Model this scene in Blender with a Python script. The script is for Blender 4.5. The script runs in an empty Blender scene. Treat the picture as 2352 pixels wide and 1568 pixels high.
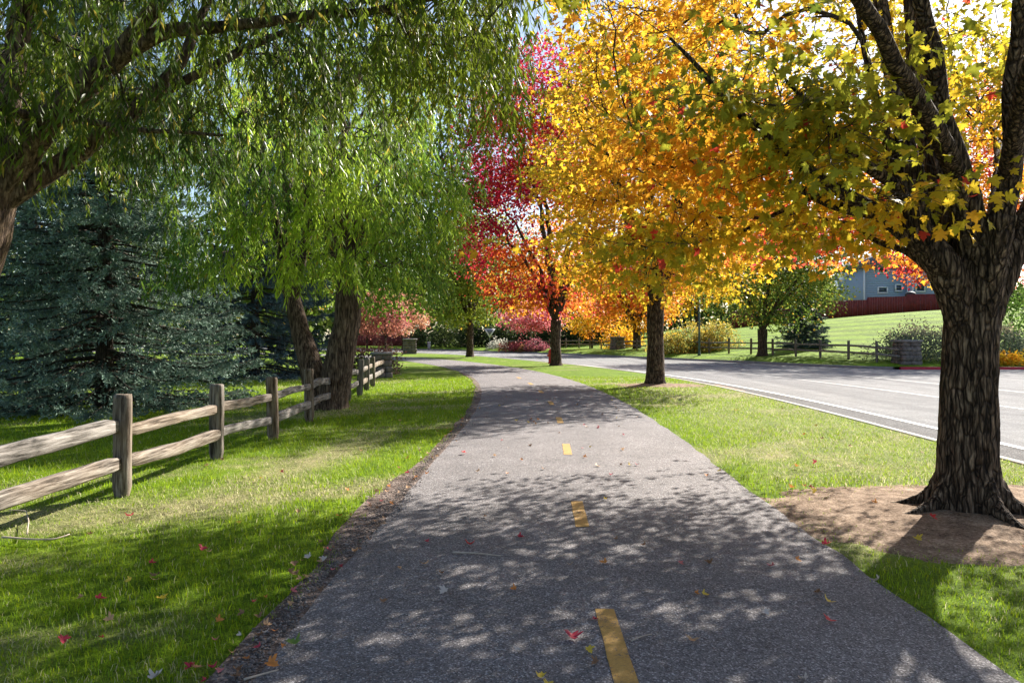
import bpy, math, random
import numpy as np
from mathutils import Matrix, Vector
from math import radians, pi

# ------------------------------------------------------------------ camera
F_PX, CX, HY, CAM_H = 1700.0, 1176.0, 775.0, 1.6     # photo measured on a 2352 x 1568 view
S = bpy.context.scene
C = S.collection
cam_d = bpy.data.cameras.new("camera")
cam_d.sensor_width = 36.0
cam_d.lens = 36.0 * F_PX / 2352.0
cam_d.shift_y = -(784.0 - HY) / 2352.0
cam_d.clip_start = 0.05
cam_d.clip_end = 4000
cam = bpy.data.objects.new("camera", cam_d)
C.objects.link(cam)
cam.location = (0, 0, CAM_H)
cam.rotation_euler = (radians(90), 0, 0)
S.camera = cam

# ------------------------------------------------------------------ light
SUN_EL, SUN_AZ = radians(35), math.atan2(0.665, 0.747)   # azimuth from +Y towards +X
W = bpy.data.worlds.new("World")
S.world = W
W.use_nodes = True
nt = W.node_tree
sky = nt.nodes.new("ShaderNodeTexSky")
sky.sky_type = 'NISHITA'
sky.sun_disc = False
sky.sun_elevation = SUN_EL
sky.sun_rotation = SUN_AZ
bg = nt.nodes["Background"]
bg.inputs[1].default_value = 0.07
nt.links.new(sky.outputs[0], bg.inputs[0])
sd = bpy.data.lights.new("sun", 'SUN')
sd.energy = 5.0
sd.angle = radians(0.55)
sd.color = (1.0, 0.93, 0.82)
sun = bpy.data.objects.new("sun", sd)
C.objects.link(sun)
sdir = Vector((math.sin(SUN_AZ) * math.cos(SUN_EL), math.cos(SUN_AZ) * math.cos(SUN_EL), math.sin(SUN_EL)))
sun.rotation_euler = sdir.to_track_quat('Z', 'Y').to_euler()
sun.location = (30, 30, 40)
S.view_settings.view_transform = 'Standard'
S.view_settings.look = 'None'
S.view_settings.gamma = 1.0
S.view_settings.use_curve_mapping = False
S.view_settings.exposure = 1.55
S.cycles.use_denoising = True
S.cycles.max_bounces = 7
S.cycles.diffuse_bounces = 4
S.cycles.glossy_bounces = 2
S.cycles.transmission_bounces = 4
S.cycles.transparent_max_bounces = 4
S.cycles.sample_clamp_indirect = 6.0
S.cycles.caustics_reflective = False
S.cycles.caustics_refractive = False


# ------------------------------------------------------------------ helpers
def px(x, y, d):
    """pixel of the photo at depth d -> world"""
    return np.array(((x - CX) / F_PX * d, d, CAM_H - (y - HY) / F_PX * d))


def gpx(x, y, z=0.0):
    """pixel on level ground"""
    d = F_PX * (CAM_H - z) / (y - HY)
    return np.array(((x - CX) / F_PX * d, d, z))


def norm(v):
    return v / np.maximum(np.linalg.norm(v, axis=-1, keepdims=True), 1e-9)


def ss(a, b, x):
    t = np.clip((np.asarray(x, float) - a) / (b - a), 0, 1)
    return t * t * (3 - 2 * t)


def _h(i, j, k, s):
    n = (i * 374761393 + j * 668265263 + k * 2147483647 + s * 974711) & 0xffffffff
    n = ((n ^ (n >> 13)) * 1274126177) & 0xffffffff
    n = ((n ^ (n >> 15)) * 2246822519) & 0xffffffff
    return ((n ^ (n >> 16)) & 0xffff) / 65535.0


def noise(p, s=0):
    """value noise 0..1 on (...,3)"""
    p = np.asarray(p, float)
    f = np.floor(p)
    t = p - f
    t = t * t * (3 - 2 * t)
    f = f.astype(np.int64)
    r = 0
    for a in (0, 1):
        for b in (0, 1):
            for c in (0, 1):
                w = (t[..., 0] if a else 1 - t[..., 0]) * (t[..., 1] if b else 1 - t[..., 1]) * (t[..., 2] if c else 1 - t[..., 2])
                r = r + w * _h(f[..., 0] + a, f[..., 1] + b, f[..., 2] + c, s)
    return r


def fbm(p, s=0, o=3):
    r, a, n = 0, 1.0, 0
    p = np.asarray(p, float)
    for i in range(o):
        r = r + a * noise(p * 2 ** i, s + i * 7)
        n += a
        a *= 0.5
    return r / n


def noise2(x, y, sc, s=0, o=3):
    x = np.asarray(x, float)
    return fbm(np.stack([x * sc, np.asarray(y, float) * sc, np.zeros_like(x) + 3.3], -1), s, o)


def mesh_data(name, V, F, mat=None, col=None, smooth=False):
    V = np.ascontiguousarray(V, dtype=np.float32).reshape(-1, 3)
    if isinstance(F, np.ndarray):
        F = [F]
    me = bpy.data.meshes.new(name)
    me.vertices.add(len(V))
    me.vertices.foreach_set("co", V.ravel())
    F = [f for f in F if len(f)]
    tot = np.concatenate([np.full(len(f), f.shape[1], np.int32) for f in F])
    idx = np.concatenate([f.ravel() for f in F]).astype(np.int32)
    me.loops.add(len(idx))
    me.loops.foreach_set("vertex_index", idx)
    me.polygons.add(len(tot))
    st = np.zeros(len(tot), np.int32)
    st[1:] = np.cumsum(tot)[:-1]
    me.polygons.foreach_set("loop_start", st)
    me.polygons.foreach_set("loop_total", tot)
    if smooth:
        me.polygons.foreach_set("use_smooth", np.ones(len(tot), bool))
    me.update(calc_edges=True)
    me.validate()
    if col is not None:
        a = me.attributes.new("col", 'FLOAT_COLOR', 'POINT')
        c4 = np.ones((len(V), 4), np.float32)
        c4[:, :3] = col
        a.data.foreach_set("color", c4.ravel())
    if mat:
        me.materials.append(mat)
    return me


def obj(name, me, parent=None, kind=None):
    o = bpy.data.objects.new(name, me)
    C.objects.link(o)
    if parent is not None:
        o.parent = parent
    if kind:
        o["kind"] = kind
    return o


def mk(name, V, F, mat, parent=None, col=None, smooth=False, kind=None):
    """mesh given in world coordinates; a child is stored relative to its parent's base"""
    V = np.asarray(V, float).reshape(-1, 3)
    if parent is not None:
        off = np.array(parent.location)
        if parent.parent is not None:
            off = off + np.array(parent.parent.location)
        V = V - off
    return obj(name, mesh_data(name, V, F, mat, col, smooth), parent, kind)


def thing(name, label, cat, loc, group=None):
    o = bpy.data.objects.new(name, None)
    o.empty_display_size = 0.1
    C.objects.link(o)
    o.location = tuple(float(v) for v in loc)
    tag(o, label, cat, group)
    return o


def tag(o, label, cat, group=None):
    o["label"] = label
    o["category"] = cat
    if group:
        o["group"] = group
    return o


def tubes(P, R, sides=6, cap=False):
    """P (B,n,3), R (B,n) -> verts, quads"""
    P = np.asarray(P, float)
    R = np.asarray(R, float)
    B, n, _ = P.shape
    T = np.empty_like(P)
    T[:, 1:-1] = P[:, 2:] - P[:, :-2]
    T[:, 0] = P[:, 1] - P[:, 0]
    T[:, -1] = P[:, -1] - P[:, -2]
    T = norm(T)
    ref = np.where(np.abs(norm(P[:, -1] - P[:, 0])[:, None, 2:3]) > 0.8, np.array([1.0, 0.1, 0]), np.array([0, 0, 1.0]))
    ref = np.broadcast_to(ref, P.shape)
    U = norm(np.cross(T, ref))
    N = np.cross(U, T)
    a = np.arange(sides) * 2 * pi / sides
    V = P[:, :, None] + R[:, :, None, None] * (U[:, :, None] * np.cos(a)[:, None] + N[:, :, None] * np.sin(a)[:, None])
    b, i, s = np.meshgrid(np.arange(B), np.arange(n - 1), np.arange(sides), indexing='ij')
    s2 = (s + 1) % sides
    base = b * n * sides
    q = np.stack([base + i * sides + s, base + i * sides + s2, base + (i + 1) * sides + s2, base + (i + 1) * sides + s], -1).reshape(-1, 4)
    F = [q]
    if cap:
        bb = np.arange(B) * n * sides
        F.append((bb[:, None] + np.arange(sides)[::-1]))
        F.append((bb[:, None] + (n - 1) * sides + np.arange(sides)))
    return V.reshape(-1, 3), F


def resample(P, R, step):
    P = np.asarray(P, float)
    R = np.asarray(R, float)
    L = np.concatenate([[0], np.cumsum(np.linalg.norm(np.diff(P, axis=0), axis=1))])
    n = max(4, int(L[-1] / step) + 1)
    t = np.linspace(0, L[-1], n)
    # catmull-like smoothing: interpolate then box filter
    Q = np.stack([np.interp(t, L, P[:, k]) for k in range(3)], -1)
    r = np.interp(t, L, R)
    for _ in range(2):
        Q[1:-1] = (Q[:-2] + 2 * Q[1:-1] + Q[2:]) / 4
    return Q, r


def wobble(Q, amp, sc, s):
    w = np.stack([noise(Q * sc, s), noise(Q * sc, s + 1), noise(Q * sc, s + 2)], -1) - 0.5
    f = np.linspace(0, 1, len(Q))[:, None]
    return Q + w * 2 * amp * np.minimum(1, f * 3)


def box(c, s, rz=0.0):
    c = np.asarray(c, float)
    h = np.asarray(s, float) / 2
    v = np.array([[x, y, z] for x in (-1, 1) for y in (-1, 1) for z in (-1, 1)], float) * h
    cr, sr = math.cos(rz), math.sin(rz)
    v = np.stack([v[:, 0] * cr - v[:, 1] * sr, v[:, 0] * sr + v[:, 1] * cr, v[:, 2]], -1) + c
    f = np.array([[0, 1, 3, 2], [4, 6, 7, 5], [0, 4, 5, 1], [2, 3, 7, 6], [0, 2, 6, 4], [1, 5, 7, 3]])
    return v, f


def lathe(prof, n=16, c=(0, 0, 0)):
    prof = np.asarray(prof, float)
    a = np.arange(n) * 2 * pi / n
    V = np.stack([prof[:, None, 0] * np.cos(a), prof[:, None, 0] * np.sin(a), np.repeat(prof[:, 1:2], n, 1)], -1)
    m = len(prof)
    i, s = np.meshgrid(np.arange(m - 1), np.arange(n), indexing='ij')
    q = np.stack([i * n + s, i * n + (s + 1) % n, (i + 1) * n + (s + 1) % n, (i + 1) * n + s], -1).reshape(-1, 4)
    return V.reshape(-1, 3) + np.asarray(c, float), [q, np.arange(n)[None, ::-1], (np.arange(n) + (m - 1) * n)[None]]


# ------------------------------------------------------------------ materials
class NT:
    def __init__(self, name):
        self.m = bpy.data.materials.new(name)
        self.m.use_nodes = True
        self.t = self.m.node_tree
        self.b = self.t.nodes["Principled BSDF"]
        self.out = self.t.nodes["Material Output"]

    def n(self, typ, **kw):
        nd = self.t.nodes.new(typ)
        for k, v in kw.items():
            if k.startswith("i_"):
                nd.inputs[k[2:].replace("_", " ")].default_value = v
            else:
                setattr(nd, k, v)
        return nd

    def l(self, a, b):
        self.t.links.new(a, b)

    def coord(self, scale=(1, 1, 1), out="Object"):
        tc = self.n("ShaderNodeTexCoord")
        mp = self.n("ShaderNodeMapping")
        mp.inputs["Scale"].default_value = scale
        self.l(tc.outputs[out], mp.inputs[0])
        return mp.outputs[0]

    def noise(self, vec, scale, detail=4, rough=0.55, dist=0.0):
        nd = self.n("ShaderNodeTexNoise")
        nd.inputs["Scale"].default_value = scale
        nd.inputs["Detail"].default_value = detail
        nd.inputs["Roughness"].default_value = rough
        nd.inputs["Distortion"].default_value = dist
        self.l(vec, nd.inputs["Vector"])
        return nd.outputs[0]

    def ramp(self, fac, stops):
        r = self.n("ShaderNodeValToRGB")
        e = r.color_ramp.elements
        while len(e) > 1:
            e.remove(e[-1])
        for i, (p, c) in enumerate(stops):
            el = e[0] if i == 0 else e.new(p)
            el.position = p
            el.color = (*c, 1) if len(c) == 3 else c
        self.l(fac, r.inputs[0])
        return r.outputs[0]

    def mix(self, a, b, fac, mode='MIX'):
        m = self.n("ShaderNodeMix", data_type='RGBA', blend_type=mode)
        for sock, v in ((m.inputs[6], a), (m.inputs[7], b), (m.inputs[0], fac)):
            if hasattr(v, "is_linked"):
                self.l(v, sock)
            elif isinstance(v, (int, float)):
                sock.default_value = v
            else:
                sock.default_value = (*v, 1)
        return m.outputs[2]

    def base(self, c):
        if hasattr(c, "is_linked"):
            self.l(c, self.b.inputs["Base Color"])
        else:
            self.b.inputs["Base Color"].default_value = (*c, 1)

    def bump(self, h, dist, strength=1.0):
        b = self.n("ShaderNodeBump")
        b.inputs["Distance"].default_value = dist
        b.inputs["Strength"].default_value = strength
        self.l(h, b.inputs["Height"])
        self.l(b.outputs[0], self.b.inputs["Normal"])

    def rough(self, r, spec=0.5):
        self.b.inputs["Roughness"].default_value = r
        self.b.inputs["Specular IOR Level"].default_value = spec


def leaf_material(name, trans=0.5, rough=0.45, spec=0.35):
    m = NT(name)
    at = m.n("ShaderNodeAttribute", attribute_name="col")
    m.l(at.outputs["Color"], m.b.inputs["Base Color"])
    m.rough(rough, spec)
    tr = m.n("ShaderNodeBsdfTranslucent")
    g = m.n("ShaderNodeGamma")
    g.inputs[1].default_value = 0.78
    m.l(at.outputs["Color"], g.inputs[0])
    m.l(g.outputs[0], tr.inputs[0])
    mx = m.n("ShaderNodeMixShader")
    mx.inputs[0].default_value = trans
    m.l(m.b.outputs[0], mx.inputs[1])
    m.l(tr.outputs[0], mx.inputs[2])
    m.l(mx.outputs[0], m.out.inputs[0])
    return m.m


def bark_material(name, c1, c2, c3, sc=1.0, ridge=0.03, plates=False):
    m = NT(name)
    v = m.coord((9 * sc, 9 * sc, 1.5 * sc))
    n1 = m.noise(v, 2.2, 6, 0.65, 0.6)
    v2 = m.coord((26 * sc, 26 * sc, 3.0 * sc))
    n2 = m.noise(v2, 1.4, 5, 0.6, 0.3)
    mx = m.mix(n1, n2, 0.5)
    base = m.ramp(mx, [(0.4, c1), (0.5, c2), (0.61, c3)])
    h = mx
    if plates:
        wv = m.coord((1, 1, 1))
        nz = m.n("ShaderNodeTexNoise")
        nz.inputs["Scale"].default_value = 5.0
        m.l(wv, nz.inputs["Vector"])
        va = m.n("ShaderNodeVectorMath", operation='MULTIPLY_ADD')
        m.l(nz.outputs["Color"], va.inputs[0])
        va.inputs[1].default_value = (0.07, 0.07, 0.3)
        m.l(wv, va.inputs[2])
        mp = m.n("ShaderNodeMapping")
        mp.inputs["Scale"].default_value = (22, 22, 4.2)
        m.l(va.outputs[0], mp.inputs[0])
        vo = m.n("ShaderNodeTexVoronoi", feature='DISTANCE_TO_EDGE')
        vo.inputs["Scale"].default_value = 1.0
        m.l(mp.outputs[0], vo.inputs["Vector"])
        fis = m.ramp(vo.outputs["Distance"], [(0.0, (0.22, 0.2, 0.19)), (0.16, (1.0, 1.0, 1.0))])
        base = m.mix(base, fis, 1.0, 'MULTIPLY')
        h = m.mix(mx, fis, 0.5)
    m.base(base)
    m.rough(0.9, 0.2)
    m.bump(h, ridge, 1.0)
    return m.m


def simple(name, c, rough=0.7, var=0.25, sc=6.0, bump=0.0, spec=0.4, metal=0.0):
    m = NT(name)
    v = m.coord()
    n1 = m.noise(v, sc, 5, 0.6)
    m.base(m.ramp(n1, [(0.3, tuple(x * (1 - var) for x in c)), (0.7, tuple(min(1, x * (1 + var)) for x in c))]))
    m.rough(rough, spec)
    m.b.inputs["Metallic"].default_value = metal
    if bump:
        m.bump(n1, bump)
    return m.m


M = {}
M['leaf'] = leaf_material("maple_leaf", 0.6, 0.5, 0.25)
M['leaf_far'] = leaf_material("far_leaf", 0.5, 0.5, 0.3)
M['willow'] = leaf_material("willow_leaf", 0.52, 0.38, 0.35)
M['needle'] = leaf_material("spruce_needle", 0.12, 0.6, 0.2)
M['grass'] = leaf_material("grass_blade", 0.45, 0.5, 0.25)
M['dry_leaf'] = leaf_material("fallen_leaf", 0.2, 0.6, 0.3)
M['maple_bark'] = bark_material("maple_bark", (0.014, 0.009, 0.006), (0.085, 0.057, 0.039), (0.27, 0.195, 0.138), 1.25, 0.06, True)
M['limb_bark'] = bark_material("limb_bark", (0.015, 0.012, 0.009), (0.045, 0.035, 0.027), (0.09, 0.072, 0.055), 1.5, 0.015)
M['willow_bark'] = bark_material("willow_bark", (0.016, 0.01, 0.008), (0.085, 0.058, 0.041), (0.24, 0.175, 0.125), 1.0, 0.04)
M['pale_bark'] = bark_material("pale_bark", (0.12, 0.1, 0.08), (0.22, 0.19, 0.16), (0.35, 0.31, 0.27), 2.0, 0.01)
M['twig'] = simple("twig_bark", (0.05, 0.037, 0.026), 0.85, 0.35, 9)


def wood_material(name, scale, k=1.0, grey=-0.15):
    m = NT(name)
    v = m.coord(scale)
    n1 = m.noise(v, 1.0, 7, 0.7, 0.4)
    n2 = m.noise(m.coord((2.2, 2.2, 2.2)), 1.0, 3)
    oi = m.n("ShaderNodeObjectInfo")
    kk = lambda st: [(p, tuple(v * k for v in c)) for p, c in st]
    c = m.ramp(n1, kk([(0.36, (0.03, 0.02, 0.012)), (0.46, (0.15, 0.105, 0.07)), (0.56, (0.28, 0.22, 0.165)), (0.7, (0.42, 0.36, 0.29))]))
    c2 = m.ramp(n1, kk([(0.36, (0.03, 0.026, 0.022)), (0.5, (0.2, 0.18, 0.165)), (0.7, (0.42, 0.39, 0.37))]))
    f = m.n("ShaderNodeMath", operation='ADD')
    m.l(n2, f.inputs[0])
    m.l(oi.outputs["Random"], f.inputs[1])
    f2 = m.n("ShaderNodeMath", operation='MULTIPLY_ADD')
    m.l(f.outputs[0], f2.inputs[0])
    f2.inputs[1].default_value = 0.9
    f2.inputs[2].default_value = grey
    f2.use_clamp = True
    m.base(m.mix(c, c2, f2.outputs[0]))
    m.rough(0.85, 0.2)
    m.bump(n1, 0.012)
    return m.m


M['rail_wood'] = wood_material("weathered_rail_wood", (28, 1.6, 28))
M['shaded_post_wood'] = wood_material("weathered_shaded_post_wood", (24, 24, 1.8), 0.75, -0.55)  # browner wood, also darkened to paint in the posts' unlit look


def lawn_material():
    m = NT("lawn")
    at = m.n("ShaderNodeAttribute", attribute_name="col")
    v = m.coord((1, 1, 1))
    n1 = m.noise(v, 60, 4, 0.7)
    n2 = m.noise(m.coord((1, 0.45, 1)), 2.6, 5, 0.65)
    n3 = m.noise(v, 9, 4, 0.7)
    a = m.mix(at.outputs["Color"], m.ramp(n1, [(0.3, (0.28, 0.3, 0.25)), (0.7, (1.0, 1.0, 1.0))]), 1.0, 'MULTIPLY')
    b = m.mix(a, m.ramp(n2, [(0.35, (0.7, 0.78, 0.62)), (0.62, (1.25, 1.2, 1.3))]), 1.0, 'MULTIPLY')
    c = m.mix(b, m.ramp(n3, [(0.35, (0.72, 0.75, 0.7)), (0.65, (1.25, 1.2, 1.15))]), 1.0, 'MULTIPLY')
    m.base(c)
    m.rough(0.9, 0.15)
    mx = m.mix(n1, n3, 0.4)
    m.bump(mx, 0.05)
    return m.m


def asphalt_material(name, c_dark, c_mid, c_light, agg=95, patch=0.25, streak=None, spec=0.3, rough=0.85):
    m = NT(name)
    v = m.coord()
    vo = m.n("ShaderNodeTexVoronoi")
    vo.inputs["Scale"].default_value = agg
    m.l(v, vo.inputs["Vector"])
    sep = m.n("ShaderNodeSeparateColor")
    m.l(vo.outputs["Color"], sep.inputs[0])
    c = m.ramp(sep.outputs[0], [(0.0, c_dark), (0.45, c_mid), (0.8, c_mid), (0.93, c_light)])
    n2 = m.noise(v, 1.3, 5, 0.65)
    c = m.mix(c, m.ramp(n2, [(0.3, (1 - patch,) * 3), (0.7, (1 + patch,) * 3)]), 1.0, 'MULTIPLY')
    n3 = m.noise(v, 22, 4, 0.7)
    c = m.mix(c, m.ramp(n3, [(0.3, (0.8, 0.8, 0.8)), (0.7, (1.18, 1.18, 1.18))]), 1.0, 'MULTIPLY')
    if streak:
        n4 = m.noise(m.coord(streak), 1.0, 5, 0.6)
        c = m.mix(c, m.ramp(n4, [(0.35, (0.8, 0.8, 0.82)), (0.65, (1.15, 1.15, 1.15))]), 1.0, 'MULTIPLY')
    m.base(c)
    m.rough(rough, spec)
    m.bump(m.mix(vo.outputs["Distance"], n3, 0.5), 0.006)
    return m.m


M['lawn'] = lawn_material()
M['path'] = asphalt_material("path_asphalt", (0.06, 0.055, 0.058), (0.155, 0.143, 0.147), (0.36, 0.34, 0.345), 125, 0.2)
M['road'] = asphalt_material("road_asphalt", (0.12, 0.12, 0.123), (0.2, 0.2, 0.203), (0.31, 0.31, 0.31), 70, 0.14, (1.3, 0.02, 1), 0.12, 0.95)
M['gutter'] = asphalt_material("gutter_asphalt", (0.05, 0.048, 0.05), (0.115, 0.112, 0.113), (0.24, 0.24, 0.24), 70, 0.12, (0.9, 0.05, 1), 0.1, 0.95)


def soil_material(name, c1, c2, c3):
    m = NT(name)
    v = m.coord()
    n1 = m.noise(v, 5, 8, 0.72, 0.3)
    n2 = m.noise(v, 45, 5, 0.75)
    mx = m.mix(n1, n2, 0.5)
    m.base(m.ramp(mx, [(0.38, c1), (0.5, c2), (0.6, c3)]))
    m.rough(0.95, 0.15)
    m.bump(mx, 0.03)
    return m.m


M['soil'] = soil_material("bare_soil", (0.07, 0.044, 0.029), (0.22, 0.155, 0.108), (0.4, 0.305, 0.23))
M['edge_soil'] = soil_material("gravelly_soil", (0.03, 0.022, 0.019), (0.12, 0.088, 0.075), (0.34, 0.28, 0.25))
M['concrete'] = simple("kerb_concrete", (0.42, 0.4, 0.37), 0.85, 0.2, 5, 0.004)
M['old_kerb'] = simple("old_kerb_concrete", (0.2, 0.19, 0.19), 0.85, 0.25, 4, 0.004)
M['red_kerb'] = simple("red_kerb_paint", (0.4, 0.012, 0.03), 0.55, 0.25, 4, 0.003)
M['white_paint'] = simple("white_road_paint", (0.75, 0.75, 0.73), 0.7, 0.1, 15)
M['worn_paint'] = simple("worn_road_paint", (0.5, 0.5, 0.5), 0.75, 0.25, 6)


def dash_material():
    m = NT("yellow_road_paint")
    v = m.coord()
    n1 = m.noise(v, 70, 4, 0.75)
    n2 = m.noise(v, 7, 4, 0.6)
    m.base(m.ramp(m.mix(n1, n2, 0.35), [(0.38, (0.14, 0.115, 0.09)), (0.475, (0.4, 0.23, 0.06)), (0.7, (0.5, 0.31, 0.09))]))
    m.rough(0.75, 0.35)
    m.bump(n1, 0.004)
    return m.m


M['yellow_paint'] = dash_material()

# ------------------------------------------------------------------ ground plan
PATH_C = np.array([(0.5, -8), (0.5, 0), (0.5, 3.4), (0.52, 6), (0.78, 10), (0.97, 15), (0.92, 21), (0.45, 28), (-0.8, 36), (-3.0, 44), (-6.2, 52.5), (-10.8, 61), (-18, 69), (-32, 78), (-60, 90)], float)
KERB_N = np.array([(6.5, -20), (6.5, 0), (6.5, 9.4), (6.66, 11.6), (6.9, 16.5), (6.9, 24), (6.1, 33), (4.0, 43), (1.7, 50), (-2.0, 62), (-5, 69), (-9.7, 77), (-20, 90), (-40, 104), (-80, 120)], float)
KERB_F = np.array([(20.6, 40.0), (19.4, 40.5), (18.7, 41.6), (17.9, 44.5), (16, 50.4), (12, 58.5), (5.2, 75.5), (1.0, 82), (-9.3, 101), (-30, 117), (-80, 136)], float)


def dense(pts, step=0.5):
    pts = np.asarray(pts, float)
    L = np.concatenate([[0], np.cumsum(np.linalg.norm(np.diff(pts, axis=0), axis=1))])
    t = np.arange(0, L[-1], step)
    Q = np.stack([np.interp(t, L, pts[:, k]) for k in range(2)], -1)
    k = int(3.0 / step)
    for _ in range(2):
        Qp = np.pad(Q, ((k, k), (0, 0)), mode='reflect', reflect_type='odd')
        Q = np.stack([np.convolve(Qp[:, c], np.ones(2 * k + 1) / (2 * k + 1), 'valid') for c in range(2)], -1)
    return Q


PC = dense(PATH_C, 0.25)
KN = dense(KERB_N, 0.5)
KF = dense(KERB_F, 0.5)


def path_x(y):
    return np.interp(y, PC[:, 1], PC[:, 0])


def kn_x(y):
    return np.interp(y, KN[:, 1], KN[:, 0])


def kf_x(y):
    return np.interp(y, KF[:, 1], KF[:, 0])


def kf_y(x):
    q = KF[::-1]
    return np.where(np.asarray(x) > KF[0, 0], 40.0, np.interp(x, q[:, 0], q[:, 1]))


def hill(x, y):
    t = y - kf_y(x)
    return 0.28 * ss(0.2, 4, t) + 4.3 * ss(4, 36, t) * ss(0, 50, x)


def normals2(Q):
    T = np.gradient(Q, axis=0)
    T = T / np.linalg.norm(T, axis=1, keepdims=True)
    return np.stack([T[:, 1], -T[:, 0]], -1)      # to the right of travel


T1 = np.array((4.09, 6.63))
T2 = np.array((4.78, 24.7))


def dirt_r(x, y):
    """<1 inside the bare patches round the two nearest maples"""
    n = (noise2(x, y, 1.3, 5) - 0.5) * 0.7 + (noise2(x, y, 5.0, 9) - 0.5) * 0.25
    dx, dy = x - 4.6, y - 6.55
    r1 = np.sqrt((dx / np.where(dx < 0, 2.7, 2.9)) ** 2 + (dy / 1.6) ** 2) + n * 0.6
    r2 = np.sqrt(((x - 5.0) / 1.7) ** 2 + ((y - 24.6) / 1.0) ** 2) + n * 0.8
    return np.minimum(r1, r2)


def edge_w(y):
    """ragged left edge of the path: bare gravelly band widens and narrows"""
    return 0.01 + 0.14 * noise2(np.zeros_like(y), y, 1.1, 21) + 0.12 * ss(5.2, 6.2, y) * (1 - ss(7.0, 9.5, y))


def straw(x, y):
    """0 green .. 1 dry; streaky dry patches in the turf"""
    u = x * 0.82 + y * 0.57
    v = -x * 0.57 + y * 0.82
    a = fbm(np.stack([u * 0.35, v * 0.95, u * 0], -1), 31, 4)
    b = noise2(x, y, 3.5, 33)
    base = ss(0.53, 0.78, a * 0.75 + b * 0.25)
    # swath beside the near fence and the dry verge along the road
    sw = np.exp(-((x + 2.75 - 0.13 * (y - 8)) / 0.42) ** 2) * ss(5.2, 8.0, y) * (1 - ss(11, 14, y))
    ve = ss(2.4, 4.5, x) * (1 - ss(22, 30, y)) * 0.38
    return np.clip(base * 0.85 + sw * 0.75 + ve, 0, 1)


GREEN = np.array((0.17, 0.285, 0.006))
STRAW = np.array((0.42, 0.39, 0.2))


def lawn_col(x, y):
    s = straw(x, y)[..., None]
    g = GREEN * (0.8 + 0.4 * noise2(x, y, 0.7, 41)[..., None])
    return g * (1 - s) + STRAW * s * 0.9


# base ground to the horizon
v = np.array([(-2500, -300, -0.35), (2500, -300, -0.35), (2500, 3500, -0.35), (-2500, 3500, -0.35)], float)
g = mk("ground", v, np.array([[0, 1, 2, 3]]), simple("far_ground", (0.1, 0.11, 0.05), 0.95, 0.3, 0.05))
g["kind"] = "structure"
# road: one wide paved sheet (the junction on the right included), lawns lie on top of it 0.12 m higher
v = np.array([(-120, -30, -0.13), (120, -30, -0.13), (120, 140, -0.13), (-120, 140, -0.13)], float)
road = mk("road", v, np.array([[0, 1, 2, 3]]), M['road'])
road["kind"] = "structure"


def grid_faces(n, m):
    i, j = np.meshgrid(np.arange(n - 1), np.arange(m - 1), indexing='ij')
    return np.stack([i * m + j, i * m + j + 1, (i + 1) * m + j + 1, (i + 1) * m + j], -1).reshape(-1, 4)


# near lawn: rows of constant depth from the kerb towards the left
ys = np.concatenate([np.arange(-19, 2, 1.0), np.arange(2, 22, 0.2), np.arange(22, 50, 0.5), np.arange(50, 119, 1.5)])
ts = np.concatenate([np.arange(0, 16, 0.2), np.arange(16, 40, 0.6), np.array([42, 46, 52, 60, 70, 85, 100, 120])])
X = kn_x(ys)[:, None] - 0.14 - ts[None]
Y = np.repeat(ys[:, None], len(ts), 1)
Z = 0.03 * (noise2(X, Y, 0.5, 3) - 0.5) * ss(0, 1.0, ts)[None]
lv = np.stack([X, Y, Z], -1).reshape(-1, 3)
lawn = mk("lawn", lv, grid_faces(len(ys), len(ts))[:, ::-1], M['lawn'], col=lawn_col(X, Y).reshape(-1, 3), smooth=True)
lawn["kind"] = "structure"

# far lawn: verge and grassy bank across the road
ys = np.concatenate([np.array([40.14, 40.6, 41, 41.5, 42]), np.arange(43, 136, 1.0), np.arange(138, 300, 6.0)])
ts = np.concatenate([np.arange(0, 60, 1.0), np.array([64, 70, 80, 95, 120, 160, 220])])
x0 = np.interp(ys, KF[:, 1], KF[:, 0]) + 0.14
x0 = np.where(ys > 135.5, -160, x0)
X = x0[:, None] + ts[None] * np.where(ys > 135.5, 2.0, 1.0)[:, None]
Y = np.repeat(ys[:, None], len(ts), 1)
Z = hill(X, Y) + 0.004
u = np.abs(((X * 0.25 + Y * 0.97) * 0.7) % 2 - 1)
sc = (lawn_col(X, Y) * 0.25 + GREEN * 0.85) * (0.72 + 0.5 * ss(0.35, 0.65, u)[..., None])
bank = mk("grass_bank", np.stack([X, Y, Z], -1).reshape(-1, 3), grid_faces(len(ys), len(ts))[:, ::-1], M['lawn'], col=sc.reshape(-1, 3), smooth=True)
bank["kind"] = "structure"


def sweep(Q, prof):
    """prof: list of (lateral offset, z) along polyline Q"""
    N = normals2(Q)
    prof = np.asarray(prof, float)
    P = Q[:, None] + N[:, None] * prof[None, :, 0:1]
    Z = np.repeat(prof[None, :, 1], len(Q), 0)[..., None]
    V = np.concatenate([P, Z], -1)
    return V.reshape(-1, 3), grid_faces(len(Q), len(prof))


kp = [(-0.15, -0.2), (-0.15, 0.012), (-0.02, 0.014), (0.0, -0.005), (0.02, -0.11), (0.3, -0.122), (0.32, -0.2)]
v, f = sweep(KN, kp)
kb = mk("kerb_near", v, f, M['concrete'])
kb["kind"] = "structure"
fk = [(0.15, -0.2), (0.15, 0.014), (0.0, 0.016), (-0.03, -0.128), (-0.03, -0.2)]
v, f = sweep(KF, fk)
kb = mk("kerb_far", v, f[:, ::-1], M['old_kerb'])
kb["kind"] = "structure"
QR = np.stack([np.arange(80, 20.5, -0.5), np.full(119, 40.0)], -1)
v, f = sweep(QR, fk)
kb = mk("kerb_red", v, f[:, ::-1], M['red_kerb'])
kb["kind"] = "structure"
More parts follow.
